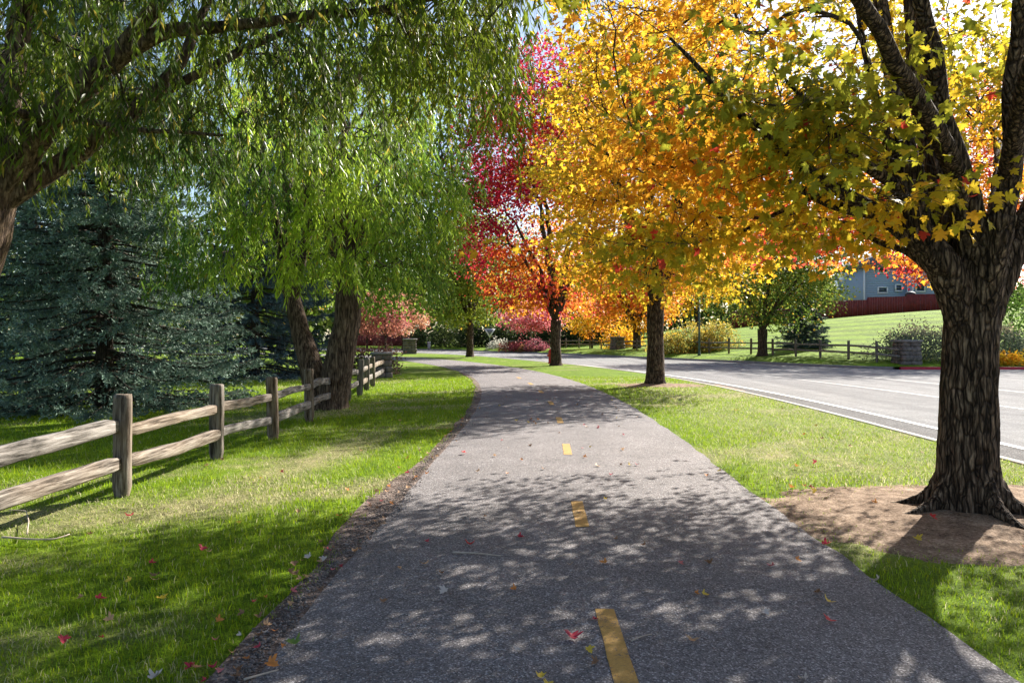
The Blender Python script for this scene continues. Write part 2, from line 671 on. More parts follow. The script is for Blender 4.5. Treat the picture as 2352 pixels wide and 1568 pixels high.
# darker gutter strip beside the near kerb and the painted lines
v, f = sweep(KN, [(0.28, -0.126), (1.22, -0.126)])
gs = mk("gutter_strip", v, f, M['gutter'], road)
v, f = sweep(KN, [(1.24, -0.122), (1.38, -0.122)])
mk("edge_line", v, f, M['white_paint'], road)
for off in (5.4, 9.2):
    v, f = sweep(KN[20:], [(off, -0.1215), (off + 0.11, -0.1215)])
    mk("worn_line", v, f, M['worn_paint'], road)

# ---------------- path
k0 = PC
N = normals2(k0)
lat = np.array([-1.83, -1.4, -0.7, 0, 0.7, 1.4, 1.83])
L = np.repeat(lat[None], len(k0), 0)
yy = k0[:, 1]
L[:, 0] += edge_w(yy) * 0.3 + 0.08 * (noise2(yy * 0, yy, 4.0, 51) - 0.5)
L[:, -1] += 0.1 * (noise2(yy * 0, yy, 2.0, 52) - 0.5)
P = k0[:, None] + N[:, None] * L[..., None]
Zp = np.array([0.012, 0.024, 0.03, 0.034, 0.03, 0.024, 0.012])
path = mk("path", np.concatenate([P, np.repeat(Zp[None], len(k0), 0)[..., None]], -1).reshape(-1, 3), grid_faces(len(k0), 7), M['path'], smooth=True)
path["kind"] = "structure"
# bare gravelly band at the left edge
kk = PC[(PC[:, 1] > -2) & (PC[:, 1] < 34)]
Nn = normals2(kk)
w = edge_w(kk[:, 1])
la = np.stack([-1.83 - w * 1.1, -1.83 - w * 0.2, -1.83 + w * 0.5 + 0.1], -1)
P = kk[:, None] + Nn[:, None] * la[..., None]
zz = np.repeat(np.array([[0.014, 0.017, 0.0135]]), len(kk), 0)
es = mk("path_edge_soil", np.concatenate([P, zz[..., None]], -1).reshape(-1, 3), grid_faces(len(kk), 3), M['edge_soil'], smooth=True)
es["kind"] = "structure"
# centre line dashes
for a, b in ((2.55, 4.27), (6.12, 7.08), (9.9, 10.9), (13.55, 14.55), (17.2, 18.2), (20.9, 21.9), (24.6, 25.6), (28.3, 29.3)):
    q = PC[(PC[:, 1] >= a - 0.13) & (PC[:, 1] <= b + 0.13)]
    q = np.stack([np.interp(np.linspace(a, b, 9), PC[:, 1], PC[:, 0]), np.linspace(a, b, 9)], -1)
    Nq = normals2(q)
    P = q[:, None] + Nq[:, None] * np.array([[[-0.055], [0.055]]])
    P = P + 0.006 * (np.random.default_rng(3).random(P.shape) - 0.5)
    mk("painted_dash", np.concatenate([P, np.full((9, 2, 1), 0.0375)], -1).reshape(-1, 3), grid_faces(9, 2), M['yellow_paint'], path)

# dirt patches: dense sheet, mounded, sinking under the turf at its rim
for nm, (cx, cy), (rx, ry), (nu, nw) in (("dirt_patch", (4.7, 6.55), (3.3, 2.1), (170, 110)), ("dirt_patch", (5.0, 24.6), (2.3, 1.6), (70, 50))):
    gx, gy = np.meshgrid(np.linspace(cx - rx, cx + rx, nu), np.linspace(cy - ry, cy + ry, nw), indexing='ij')
    d = dirt_r(gx, gy)
    tx, ty = (T1 if cy < 10 else T2)
    mound = 0.06 * np.exp(-(((gx - tx) ** 2 + (gy - ty) ** 2) / 0.55 ** 2)) + 0.02 * np.exp(-(((gx - tx) ** 2 + (gy - ty) ** 2) / 1.3 ** 2))
    z = -0.04 + 0.056 * ss(1.1, 0.8, d) + mound * ss(1.0, 0.6, d) + 0.035 * (noise2(gx, gy, 3, 61) - 0.45) + 0.03 * (noise2(gx, gy, 12, 62) - 0.5) * ss(1.05, 0.8, d)
    z = np.where(ss(1.06, 0.86, d) <= 0, -0.06, z)
    rim = np.abs(gx - path_x(gy)) < 1.86
    z = np.where(rim & (cy < 10), np.minimum(z, 0.008 + 0.02 * (noise2(gx, gy, 6, 63) > 0.62)), z)
    dp = mk(nm, np.stack([gx, gy, z], -1).reshape(-1, 3), grid_faces(nu, nw)[:, ::-1], M['soil'], smooth=True)
    dp["kind"] = "structure"

# ------------------------------------------------------------------ grass blades
rg = np.random.default_rng(11)


def grass_field(name, n, d0, d1, xl, xr):
    d = d0 * (d1 / d0) ** (rg.random(n) ** 1.1)
    x = xl + (xr - xl) * rg.random(n)
    keep = (x > -0.78 * d - 1.0) & (x < 0.74 * d + 0.6)
    x, d = x[keep], d[keep]
    pc = path_x(d)
    ew = edge_w(d)
    jit = 0.3 * (noise2(x, d, 2.6, 71) - 0.5) + 0.06 * rg.standard_normal(len(x))
    left = x < pc - 1.83 - ew * 0.9 + jit
    right = (x > pc + 1.86 + jit * 0.5) & (x < kn_x(d) - 0.2 + jit * 0.3)
    dr = dirt_r(x, d)
    ok = (left | (right & (dr + 0.2 * rg.standard_normal(len(x)) + 0.55 * ss(0.66, 0.78, noise2(x, d, 3.1, 77)) > 0.9 + 0.0 * x) ))
    x, d = x[ok], d[ok]
    n = len(x)
    st = straw(x, d)
    tuft = noise2(x, d, 2.4, 73)
    sc = np.clip((d / 6.0) ** 0.55, 0.85, 2.2)
    h = (0.028 + 0.042 * rg.random(n) ** 1.5) * (0.65 + 0.8 * tuft) * np.clip(sc, 0.9, 1.35) * (1 - 0.35 * st)
    w = 0.0026 * sc ** 1.5 * (0.7 + 0.6 * rg.random(n))
    az = rg.random(n) * 2 * pi
    lean = (0.25 + 0.75 * rg.random(n)) * (1 + 0.7 * st)
    la = rg.random(n) * 2 * pi
    base = np.stack([x, d, np.full(n, -0.006)], -1)
    side = np.stack([np.cos(az), np.sin(az), 0 * az], -1) * w[:, None]
    ld = np.stack([np.cos(la), np.sin(la), 0 * la], -1)
    mid = base + np.stack([0 * h, 0 * h, h * 0.6], -1) + ld * (h * lean * 0.25)[:, None]
    tip = base + np.stack([0 * h, 0 * h, h * (1.05 - 0.3 * lean)], -1) + ld * (h * lean * 0.85)[:, None]
    V = np.stack([base - side, base + side, mid + side * 0.8, mid - side * 0.8, tip], 1)
    b = np.arange(n)[:, None] * 5
    near = d < 8.5
    Fq = b[near] + np.array([[0, 1, 2, 3]])
    Ft = np.concatenate([b[near] + np.array([[3, 2, 4]]), b[~near] + np.array([[0, 1, 4]])])
    dry = (rg.random(n) < 0.05 + 0.75 * st)[:, None]
    col = np.where(dry, STRAW * (0.75 + 0.6 * rg.random((n, 1))), GREEN * (0.65 + 0.75 * rg.random((n, 1))) * np.array([1, 1, 1.0]))
    yel = (rg.random(n) < 0.25)[:, None] & ~dry
    col = np.where(yel, col * np.array([1.45, 1.15, 0.8]), col)
    o = mk(name, V.reshape(-1, 3), [Fq, Ft], M['grass'], col=np.repeat(col, 5, 0), kind="stuff")
    return o


o = grass_field("grass", 470000, 2.9, 30, -15, 7.2)
tag(o, "short green and straw coloured turf on both sides of the path", "grass")

# ------------------------------------------------------------------ leaves
_half = [(0.1, -0.08), (0.3, -0.1), (0.4, 0.02), (0.27, 0.1), (0.52, 0.26), (0.6, 0.5), (0.42, 0.46), (0.22, 0.42), (0.3, 0.66), (0.15, 0.72)]
MAPLE = np.array([(0, -0.02)] + _half + [(0.0, 1.0)] + [(-x, y) for x, y in _half[::-1]], float)


def tmpl_fan(P, fold=0.22, curl=0.12):
    c = np.array([[0, 0.28]])
    p = np.concatenate([c, P])
    z = fold * np.abs(p[:, 0]) - curl * p[:, 1] ** 2
    n = len(P)
    f = np.stack([np.zeros(n, int), np.arange(1, n + 1), np.roll(np.arange(1, n + 1), -1)], -1)
    return np.concatenate([p, z[:, None]], -1), f


TM_MAPLE = tmpl_fan(MAPLE)
TM_STAR = (np.array([(0, 0, 0), (0.5, 0.35, 0.1), (0.16, 0.5, 0), (0, 1, -0.1), (-0.16, 0.5, 0), (-0.5, 0.35, 0.1)], float), np.array([[0, 1, 2], [0, 2, 3], [0, 3, 4], [0, 4, 5]]))
TM_QUAD = (np.array([(0, 0, 0), (0.38, 0.5, 0.06), (0, 1, -0.1), (-0.38, 0.5, 0.06)], float), np.array([[0, 1, 2], [0, 2, 3]]))
TM_LANCE = (np.array([(0, 0, 0), (0.085, 0.4, 0.0), (0, 1, -0.08), (-0.085, 0.4, 0.0)], float), np.array([[0, 1, 2], [0, 2, 3]]))


def place_leaves(pos, tip, nrm, size, tm):
    """returns verts, faces for leaves with tip direction and normal"""
    t = norm(tip)
    n = norm(nrm - t * np.sum(nrm * t, -1, keepdims=True))
    b = np.cross(t, n)
    tv, tf = tm
    V = pos[:, None] + size[:, None, None] * (b[:, None] * tv[None, :, 0:1] + t[:, None] * tv[None, :, 1:2] + n[:, None] * tv[None, :, 2:3])
    F = (np.arange(len(pos))[:, None, None] * len(tv) + tf[None]).reshape(-1, tf.shape[1])
    return V.reshape(-1, 3), F, (b, t, n)


def pal(t, stops):
    """t (n,) -> colours through a list of (pos, rgb)"""
    p = [s[0] for s in stops]
    return np.stack([np.interp(t, p, [s[1][k] for s in stops]) for k in range(3)], -1)


AUT = [(0.0, (0.10, 0.15, 0.012)), (0.22, (0.32, 0.29, 0.012)), (0.42, (0.74, 0.43, 0.015)), (0.62, (0.8, 0.33, 0.015)), (0.78, (0.72, 0.17, 0.018)), (0.9, (0.62, 0.045, 0.025)), (1.0, (0.46, 0.012, 0.05))]


def leaf_parts(parent, pos, frame, size, col, tm, mat, n=300, name="leaf"):
    """the leaves that show largest become objects of their own; returns mask of those taken"""
    d = np.linalg.norm(pos - np.array([0, 0, CAM_H]), axis=1)
    sx = pos[:, 0] / np.maximum(pos[:, 1], 0.1)
    sz = (pos[:, 2] - CAM_H) / np.maximum(pos[:, 1], 0.1)
    vis = (pos[:, 1] > 0.5) & (np.abs(sx) < 0.68) & (np.abs(sz) < 0.445)
    order = np.argsort(np.where(vis, d / size, 1e9))[:n]
    order = order[vis[order]]
    taken = np.zeros(len(pos), bool)
    taken[order] = True
    # eight shared meshes by colour
    key = np.argsort(np.argsort(col[order, 0] * 2 - col[order, 1] * 3)) * 12 // max(1, len(order))
    b, t, nn = frame
    off = np.array(parent.location)
    meshes = {}
    for i, k in zip(order, key):
        if k not in meshes:
            sel = order[key == k]
            c = col[sel].mean(0)
            meshes[k] = mesh_data(name, tm[0], tm[1], mat, np.repeat(c[None], len(tm[0]), 0))
        o = bpy.data.objects.new(name, meshes[k])
        C.objects.link(o)
        o.parent = parent
        s = size[i]
        mtx = Matrix.Identity(4)
        for r in range(3):
            mtx[r][0], mtx[r][1], mtx[r][2] = b[i, r] * s, t[i, r] * s, nn[i, r] * s
            mtx[r][3] = pos[i, r] - off[r]
        o.matrix_local = mtx
    return taken


# ------------------------------------------------------------------ branching
def grow(limbs, clusters, rng, lift=0.1, path_cost=0.3, back=0.6, r0=0.0045, pw=0.5):
    """limbs: list of (points, radii); every cluster is joined to the skeleton by a curved branch"""
    P0 = np.concatenate([l[0] for l in limbs])
    D0 = np.concatenate([norm(np.gradient(l[0], axis=0)) for l in limbs])
    L0 = np.concatenate([np.concatenate([[0], np.cumsum(np.linalg.norm(np.diff(l[0], axis=0), axis=1))]) * 0.3 for l in limbs])
    n0, Nc = len(P0), len(clusters)
    P = np.zeros((n0 + 3 * Nc, 3)); D = np.zeros_like(P); Ln = np.zeros(n0 + 3 * Nc)
    own = np.full(n0 + 3 * Nc, -1); oi = np.zeros(n0 + 3 * Nc, int)
    P[:n0], D[:n0], Ln[:n0] = P0, D0, L0
    m = n0
    dm = np.array([np.min(np.linalg.norm(P0 - c, axis=1)) for c in clusters])
    order = np.argsort(dm)
    BP = np.zeros((Nc, 4, 3)); par = np.full(Nc, -1); pi_ = np.zeros(Nc, int)
    for bi, ci in enumerate(order):
        c = clusters[ci]
        v = c - P[:m]
        d = np.sqrt((v * v).sum(1)) + 1e-6
        cs = (v * D[:m]).sum(1) / d
        cost = d * (1 + back * (1 - cs)) + path_cost * Ln[:m]
        k = int(np.argmin(cost))
        a, dist = P[k], d[k]
        ctrl = a + D[k] * dist * 0.35 + v[k] * 0.2 + np.array([0, 0, lift * dist]) + rng.standard_normal(3) * 0.07 * dist
        for j, t in enumerate((0.0, 0.34, 0.68, 1.0)):
            BP[bi, j] = a * (1 - t) ** 2 + 2 * ctrl * t * (1 - t) + c * t * t
        if own[k] >= 0:
            par[bi], pi_[bi] = own[k], oi[k]
        for j in (1, 2, 3):
            P[m] = BP[bi, j]
            D[m] = norm(BP[bi, j] - BP[bi, j - 1])
            Ln[m] = Ln[k] + dist * j / 3
            own[m], oi[m] = bi, j
            m += 1
    cw = np.ones((Nc, 4))
    for bi in range(Nc - 1, -1, -1):
        if par[bi] >= 0:
            cw[par[bi], :pi_[bi] + 1] += cw[bi, 0]
    BR = r0 * cw ** pw
    return BP, BR, order


def trunk_mesh(P, R, sides, step, amp, flare=0.0, seed=0, sc=7.0):
    Q, r = resample(P, R, step)
    V, F = tubes(Q[None], r[None], sides, cap=True)
    n = len(Q)
    V = V.reshape(n, sides, 3)
    rad = V - Q[:, None]
    h = (Q[:, 2] - Q[0, 2])[:, None]
    a = np.arange(sides) * 2 * pi / sides
    lob = 0.5 + 0.5 * np.cos(a * 5 + seed + 1.2 * np.sin(a * 2 + seed))
    k = 1 + flare * np.exp(-h / 0.16) * (0.35 + 0.9 * lob[None])
    nz = fbm(V * np.array([sc, sc, sc * 0.22]), seed, 3) - 0.5
    nz2 = fbm(V * np.array([sc * 0.3, sc * 0.3, sc * 0.2]), seed + 5, 2) - 0.5
    k = k + amp * nz * 2 + amp * 1.2 * nz2
    V = Q[:, None] + rad * k[..., None]
    return V.reshape(-1, 3), F


def limb_tube(P, R, sides=8, step=0.18, seed=0, wob=0.03):
    Q, r = resample(P, R, step)
    Q = wobble(Q, wob, 1.7, seed)
    return Q, r


def ellipsoid_points(n, c, r, rng, shell=2.4, gap=0.42, gsc=0.55, seed=0, zmin=None):
    out = []
    c = np.asarray(c, float); r = np.asarray(r, float)
    while sum(len(o) for o in out) < n:
        u = norm(rng.standard_normal((n * 2, 3))) * (rng.random((n * 2, 1)) ** (1 / shell))
        p = c + u * r
        k = noise(p * gsc, seed + 90) > gap - 0.1 + 0.1 * rng.random(len(p))
        if zmin is not None:
            k &= p[:, 2] > zmin(p) if callable(zmin) else p[:, 2] > zmin
        out.append(p[k])
    return np.concatenate(out)[:n]


def spray(cl, per, spread, size, rng, centre, tm, up=0.8, out=0.5, down=0.35, jit=0.7, flat=0.45):
    """leaves round cluster points"""
    n = len(cl) * per
    cidx = np.repeat(np.arange(len(cl)), per)
    off = rng.standard_normal((n, 3)) * spread * np.array([1, 1, flat])
    pos = cl[cidx] + off
    pos[:, 2] -= 0.25 * np.linalg.norm(off[:, :2], axis=1)
    o = norm(pos - centre)
    tip = o * out + norm(off) * 0.6 + rng.standard_normal((n, 3)) * 0.4 - np.array([0, 0, down])
    nr = np.array([0, 0, up]) + rng.standard_normal((n, 3)) * jit
    sz = size * (0.65 + 0.6 * rng.random(n))
    V, F, fr = place_leaves(pos, tip, nr, sz, tm)
    return pos, sz, V, F, fr, cidx


def tree(name, label, base, height, crown_c, crown_r, seed, n_cl=350, per=18, spread=0.45, size=0.2, tm=TM_QUAD, trunk_r=0.25, fork=2.0,
         colour=None, bark='maple_bark', n_limbs=6, group=None, zmin=None, gap=0.4, mat='leaf_far', sides=12, lean=(0, 0), leaf_obj=0, flat=0.45, jit=0.7, limbs_px=None, flare=0.5):
    rng = np.random.default_rng(seed)
    base = np.asarray(base, float)
    crown_c = np.asarray(crown_c, float); crown_r = np.asarray(crown_r, float)
    t = thing(name, label, "tree", base, group)
    topf = base + np.array([lean[0], lean[1], fork])
    TP = np.array([base - [0, 0, 0.12], base + [0, 0, 0.15], base + (topf - base) * 0.5, topf])
    TR = np.array([trunk_r * 1.15, trunk_r * 1.05, trunk_r * 0.92, trunk_r])
    V, F = trunk_mesh(TP, TR, max(sides, 14), 0.09, 0.09, flare, seed)
    mk("trunk", V, F, M[bark], t, smooth=True)
    limbs = []
    for i in range(n_limbs):
        a = 2 * pi * (i + 0.3 * rng.random()) / max(1, n_limbs - 1) + seed
        top = i == n_limbs - 1
        rr = 0.15 if top else 0.55 + 0.25 * rng.random()
        e = crown_c + crown_r * np.array([math.cos(a) * rr, math.sin(a) * rr, 0.75 if top else (-0.25 + 0.75 * rng.random())])
        s = topf - np.array([0, 0, 0.12])
        mid = s + (e - s) * np.array([0.35, 0.35, 0.5])
        Q, r = limb_tube(np.array([s, mid, e]), np.array([trunk_r * (0.62 if top else 0.48), trunk_r * 0.34, 0.025]), seed=seed + i, wob=0.18, step=0.3)
        V, F = tubes(Q[None], r[None], 7)
        mk("limb", V, F, M[bark], t, smooth=True)
        limbs.append((Q, r))
    cl = ellipsoid_points(n_cl, crown_c, crown_r, rng, seed=seed, gap=gap, zmin=zmin, gsc=2.2 / crown_r.mean())
    BP, BR, _ = grow(limbs, cl, rng, r0=max(0.006, trunk_r * 0.03))
    V, F = tubes(BP, BR, 4)
    mk("branches", V, F, M['limb_bark' if bark != 'pale_bark' else bark], t, kind="stuff")
    pos, sz, V, F, fr, ci = spray(cl, per, spread, size, rng, crown_c, tm, flat=flat, jit=jit)
    col = colour(pos, cl, ci, rng)
    keep = np.ones(len(pos), bool)
    if leaf_obj:
        keep = ~leaf_parts(t, pos, fr, sz, col, tm, M[mat], leaf_obj)
    k = len(tm[0])
    V, F, _ = place_leaves(pos[keep], fr[1][keep], fr[2][keep], sz[keep], tm)
    mk("foliage", V, F, M[mat], t, col=np.repeat(col[keep], k, 0), kind="stuff")
    return t


def autumn(lo, hi, sc=0.45, seed=0, grad=(0, 0, 0), c0=(0, 0, 0), jit=0.06, gain=1.0):
    def f(pos, cl, ci, rng):
        t = noise(cl * sc, seed)[ci] * 0.75 + 0.25 * noise(pos * 1.3, seed + 3)
        t = lo + (hi - lo) * ss(0.2, 0.8, t) + ((pos - np.asarray(c0)) * np.asarray(grad)).sum(1) + rng.standard_normal(len(pos)) * jit
        c = pal(np.clip(t, 0, 1), AUT) * gain
        return c * (0.75 + 0.5 * rng.random((len(pos), 1)))
    return f


def greens(c1, c2, seed=0, sc=0.5, yellow=0.0):
    c1, c2 = np.asarray(c1), np.asarray(c2)

    def f(pos, cl, ci, rng):
        t = ss(0.25, 0.75, noise(cl * sc, seed)[ci])[:, None]
        c = (c1 * (1 - t) + c2 * t) * (0.7 + 0.6 * rng.random((len(pos), 1)))
        if yellow:
            c = np.where(rng.random((len(pos), 1)) < yellow, np.array([0.6, 0.36, 0.03]) * (0.7 + 0.5 * rng.random((len(pos), 1))), c)
        return c
    return f


# ------------------------------------------------------------------ hero maple at the right
def hero_maple():
    rng = np.random.default_rng(77)
    base = np.array([T1[0], T1[1], 0.05])
    t = thing("maple_tree", "large gold and orange maple with thick furrowed trunk nearest the camera", "tree", base, "maples along the road verge")
    D = 6.63
    TP = np.array([[T1[0], T1[1], -0.15], [T1[0], T1[1], 0.1], px(2222, 1100, D), px(2225, 900, D), px(2230, 750, D), px(2240, 640, D), px(2245, 590, D)])
    TR = np.array([0.3, 0.262, 0.24, 0.215, 0.207, 0.225, 0.2])
    L = {  # pixel x, y, depth, radius
        'a': [(2190, 690, 6.6, .15), (2135, 560, 6.55, .12), (2060, 520, 6.5, .085), (1960, 464, 6.4, .062), (1815, 361, 6.2, .047), (1720, 280, 6.1, .035), (1640, 195, 6.0, .024), (1540, 90, 5.9, .012)],
        'b': [(2010, 490, 6.45, .06), (1930, 478, 6.5, .048), (1845, 449, 6.7, .038), (1761, 388, 6.9, .028), (1643, 395, 7.2, .018), (1500, 380, 7.6, .01)],
        'c': [(1860, 455, 6.65, .024), (1700, 530, 7.2, .018), (1581, 559, 7.6, .013), (1420, 552, 8.1, .007)],
        'd': [(2190, 640, 6.5, .19), (2103, 528, 6.45, .15), (2089, 382, 6.5, .125), (2060, 272, 6.6, .1), (2040, 120, 6.7, .08), (2000, -150, 6.9, .05), (1980, -420, 7, .02)],
        'e': [(2085, 470, 6.45, .07), (2060, 425, 6.4, .06), (1983, 378, 6.2, .048), (1932, 327, 6.0, .036), (1890, 280, 5.9, .024), (1800, 180, 5.7, .012)],
        'f': [(2080, 460, 6.5, .07), (2034, 320, 6.55, .055), (2012, 247, 6.6, .042), (1990, 100, 6.7, .03), (1960, -100, 6.8, .015)],
        'g': [(2215, 620, 6.75, .2), (2180, 528, 6.8, .16), (2143, 345, 6.95, .13), (2105, 200, 7.1, .11), (2090, 20, 7.3, .085), (2070, -250, 7.6, .05), (2060, -480, 7.8, .02)],
        'h': [(2240, 640, 6.55, .2), (2232, 540, 6.45, .165), (2202, 400, 6.3, .135), (2173, 300, 6.2, .11), (2140, 150, 6.0, .085), (2110, -60, 5.7, .055), (2080, -350, 5.4, .02)],
        'i': [(2262, 680, 6.5, .18), (2275, 600, 6.4, .145), (2305, 490, 6.25, .115), (2320, 380, 6.1, .095), (2325, 230, 5.9, .075), (2330, 20, 5.6, .05), (2340, -250, 5.3, .02)],
        'j': [(2275, 690, 6.65, .18), (2330, 560, 6.7, .15), (2400, 440, 6.75, .12), (2520, 300, 6.8, .085), (2700, 150, 6.8, .05), (2880, 60, 6.8, .02)],
        'k': [(2160, 640, 6.7, .06), (2129, 611, 6.75, .042), (2070, 564, 6.95, .034), (2019, 553, 7.1, .027), (1957, 509, 7.4, .02), (1880, 500, 7.9, .01)],
        'l': [(2240, 640, 6.8, .15), (2200, 560, 7.3, .12), (2100, 420, 8.3, .08), (1950, 330, 9.4, .05), (1800, 300, 10.4, .02)],
        'm': [(2260, 640, 6.8, .15), (2290, 540, 7.4, .12), (2300, 400, 8.4, .085), (2290, 320, 9.6, .05), (2280, 290, 10.8, .02)],
        'n': [(2200, 400, 6.3, .1), (2120, 240, 5.6, .075), (2000, 50, 4.8, .05), (1850, -200, 4.0, .03), (1700, -500, 3.4, .012)],
        'o': [(2310, 420, 6.2, .09), (2350, 200, 5.4, .07), (2420, -50, 4.6, .045), (2520, -350, 4.0, .02)],
    }
    limbs = []
    # trunk with the roots of the limbs fused by a voxel remesh
    parts = [resample(TP, TR, 0.06)]
    for k, a in L.items():
        a = np.array(a, float)
        a[:, 3] = np.where(a[:, 3] > 0.05, 0.05 + (a[:, 3] - 0.05) * 0.72, a[:, 3])
        P = np.array([px(x, y, d) for x, y, d, r in a])
        parts_n = 3 if k in 'adghijlm' else 0
        if parts_n:
            x_, y_, d_, r_ = a[0]
            p0 = px(2230 + (x_ - 2230) * 0.25, y_ + 170, 6.63 + (d_ - 6.63) * 0.3)
            parts.append(resample(np.concatenate([[p0], P[:parts_n]]), np.concatenate([[r_ * 0.55], [r_ * 0.88], a[1:parts_n, 3]]), 0.06))
        Q, r = resample(P, a[:, 3], 0.1)
        Q = wobble(Q, 0.035, 2.3, ord(k))
        limbs.append((Q, r))
        s = 0
        if parts_n:
            s = int(np.argmin(np.linalg.norm(Q - P[1], axis=1)))
        V, F = tubes(Q[None, s:], (r[None, s:]) * 0.985, 10)
        nz = fbm(V * np.array([9, 9, 3.0]), 8, 3) - 0.5
        V = V + (norm(V - np.repeat(Q[s:], 10, 0))) * (nz * np.repeat(r[s:], 10) * 0.3)[:, None]
        mk("limb", V, F, M['maple_bark'], t, smooth=True)
    Vs, Fs, o = [], [], 0
    for Q, r in parts:
        V, F = tubes(Q[None], r[None], 28, cap=True)
        Vs.append(V)
        Fs.append([f + o for f in F])
        o += len(V)
    # root buttresses
    for i in range(7):
        a = (0.2, 0.95, 1.8, 2.6, 3.3, 4.85, 5.6)[i]
        ln = 0.15 + 0.3 * rng.random()
        d = np.array([math.cos(a), math.sin(a), 0])
        c0 = np.array([T1[0], T1[1], 0])
        Q, r = resample(np.array([c0 + d * 0.13 + [0, 0, 0.55], c0 + d * 0.21 + [0, 0, 0.24], c0 + d * 0.33 + [0, 0, 0.12], c0 + d * (0.36 + ln * 0.6) + [0, 0, 0.055], c0 + d * (0.45 + ln * 1.3) + [0, 0, -0.01]]), np.array([0.07, 0.09, 0.07, 0.04, 0.018]), 0.05)
        V, F = tubes(Q[None], r[None], 12, cap=True)
        Vs.append(V)
        Fs.append([f + o for f in F])
        o += len(V)
    quads = np.concatenate([f[0] for f in Fs])
    caps = [f for ff in Fs for f in ff[1:]]
    me = mesh_data("tmp", np.concatenate(Vs), [quads] + caps)
    tmp = obj("tmp", me)
    md = tmp.modifiers.new("r", 'REMESH')
    md.mode = 'VOXEL'
    md.voxel_size = 0.019
    sm = tmp.modifiers.new("s", 'SMOOTH')
    sm.iterations = 6
    sm.factor = 0.5
    dg = bpy.context.evaluated_depsgraph_get()
    me2 = bpy.data.meshes.new_from_object(tmp.evaluated_get(dg))
    bpy.data.objects.remove(tmp)
    nv = len(me2.vertices)
    V = np.empty(nv * 3, np.float32)
    me2.vertices.foreach_get("co", V)
    V = V.reshape(-1, 3).astype(float)
    Nn = np.empty(nv * 3, np.float32)
    me2.vertices.foreach_get("normal", Nn)
    Nn = Nn.reshape(-1, 3)
    w = V + 0.06 * (np.stack([fbm(V * 3, 1), fbm(V * 3, 2), fbm(V * 3, 3)], -1) - 0.5)
    rid = 1 - np.abs(2 * fbm(w * np.array([17, 17, 2.6]), 12, 2) - 1) * 2.2
    rid2 = fbm(w * np.array([40, 40, 7]), 15, 2) - 0.5
    V = V + Nn * (rid * 0.016 + rid2 * 0.012)[:, None] * ss(0.05, 0.35, V[:, 2:3])
    V -= np.array(t.location)
    me2.vertices.foreach_set("co", V.astype(np.float32).ravel())
    me2.polygons.foreach_set("use_smooth", np.ones(len(me2.polygons), bool))
    me2.name = "trunk"
    me2.materials.clear()
    me2.materials.append(M['maple_bark'])
    me2.update()
    obj("trunk", me2, t)
    # crown
    cc = np.array([4.6, 7.3, 5.3])

    def zmin(p):
        dx, dy = p[:, 0] - T1[0], p[:, 1] - T1[1]
        r = np.hypot(dx, dy)
        z = 2.55 + 0.25 * noise(p * 0.8, 4) + 0.9 * ss(1.9, 0.6, r)
        # open under the crown on the camera side
        z = z + 1.0 * ss(0.5, -1.6, dy) * ss(0.6, -0.4, dx) + 0.75 * ss(0.4, -1.2, dy) * ss(-0.4, 0.6, dx)
        z = z + 0.7 * ss(-1.6, -3.2, dx)
        return z
    cl = ellipsoid_points(920, cc, (4.2, 5.4, 4.0), rng, shell=3.4, gap=0.42, gsc=0.75, seed=5, zmin=zmin)
    cl = cl[rng.random(len(cl)) < np.where((cl[:, 2] > 6.0) | (cl[:, 0] > 6.6), 0.8, np.where((cl[:, 1] < 6.2) & (cl[:, 2] < 5.2), 0.38, 0.9))]
    # the heavy low boughs that spread level to the left and behind
    lo = []
    for k in 'abcek':
        Q = limbs[list(L).index(k)][0]
        q = Q[len(Q) // 3:]
        i = rng.integers(0, len(q), 30)
        lo.append(q[i] + rng.standard_normal((30, 3)) * np.array([0.38, 0.45, 0.14]) + np.array([0, 0, 0.05]))
    # skirt of orange leaves low behind the trunk
    n = 130
    a = rng.random(n)
    lo.append(np.stack([1.7 + 3.9 * a + 0.2 * rng.standard_normal(n), 8.3 + 1.9 * rng.random(n), 2.85 + 1.7 * rng.random(n) ** 1.6 + 0.25 * np.abs(a - 0.5)], -1))
    # boughs reaching left and back over the lawn
    n = 120
    lo.append(np.stack([0.7 + 2.2 * rng.random(n), 8.4 + 2.9 * rng.random(n), 3.9 + 1.9 * rng.random(n)], -1))
    # fill behind and above the stems
    n = 150
    lo.append(np.stack([3.9 + 3.8 * rng.random(n), 7.6 + 3.6 * rng.random(n), 4.0 + 2.8 * rng.random(n)], -1))
    lo = np.concatenate(lo)
    cl = np.concatenate([cl, lo])
    BP, BR, order = grow(limbs, cl, rng, lift=0.12, r0=0.0035, pw=0.5)
    V, F = tubes(BP, BR, 5)
    mk("branches", V, F, M['limb_bark'], t, kind="stuff")
    # short twigs carrying leaves
    nt_ = 5
    cs = np.repeat(cl, nt_, 0)
    te = cs + rng.standard_normal(cs.shape) * np.array([0.26, 0.26, 0.1]) - np.array([0, 0, 0.03])
    TPt = np.stack([cs, (cs + te) / 2 + np.array([0, 0, 0.03]), te], 1)
    V, F = tubes(TPt, np.tile([0.003, 0.0022, 0.0012], (len(cs), 1)), 3)
    mk("twigs", V, F, M['twig'], t, kind="stuff")
    pos, sz, V, F, fr, ci = spray(te, 6, 0.095, 0.086, rng, cc, TM_MAPLE, up=0.75, out=0.45, down=0.45, jit=0.55, flat=0.6)
    ci = ci // nt_
    tt = 0.2 + 0.4 * ss(0.25, 0.75, 0.7 * noise(cl * 0.55, 3)[ci] + 0.3 * noise(pos * 1.6, 9))
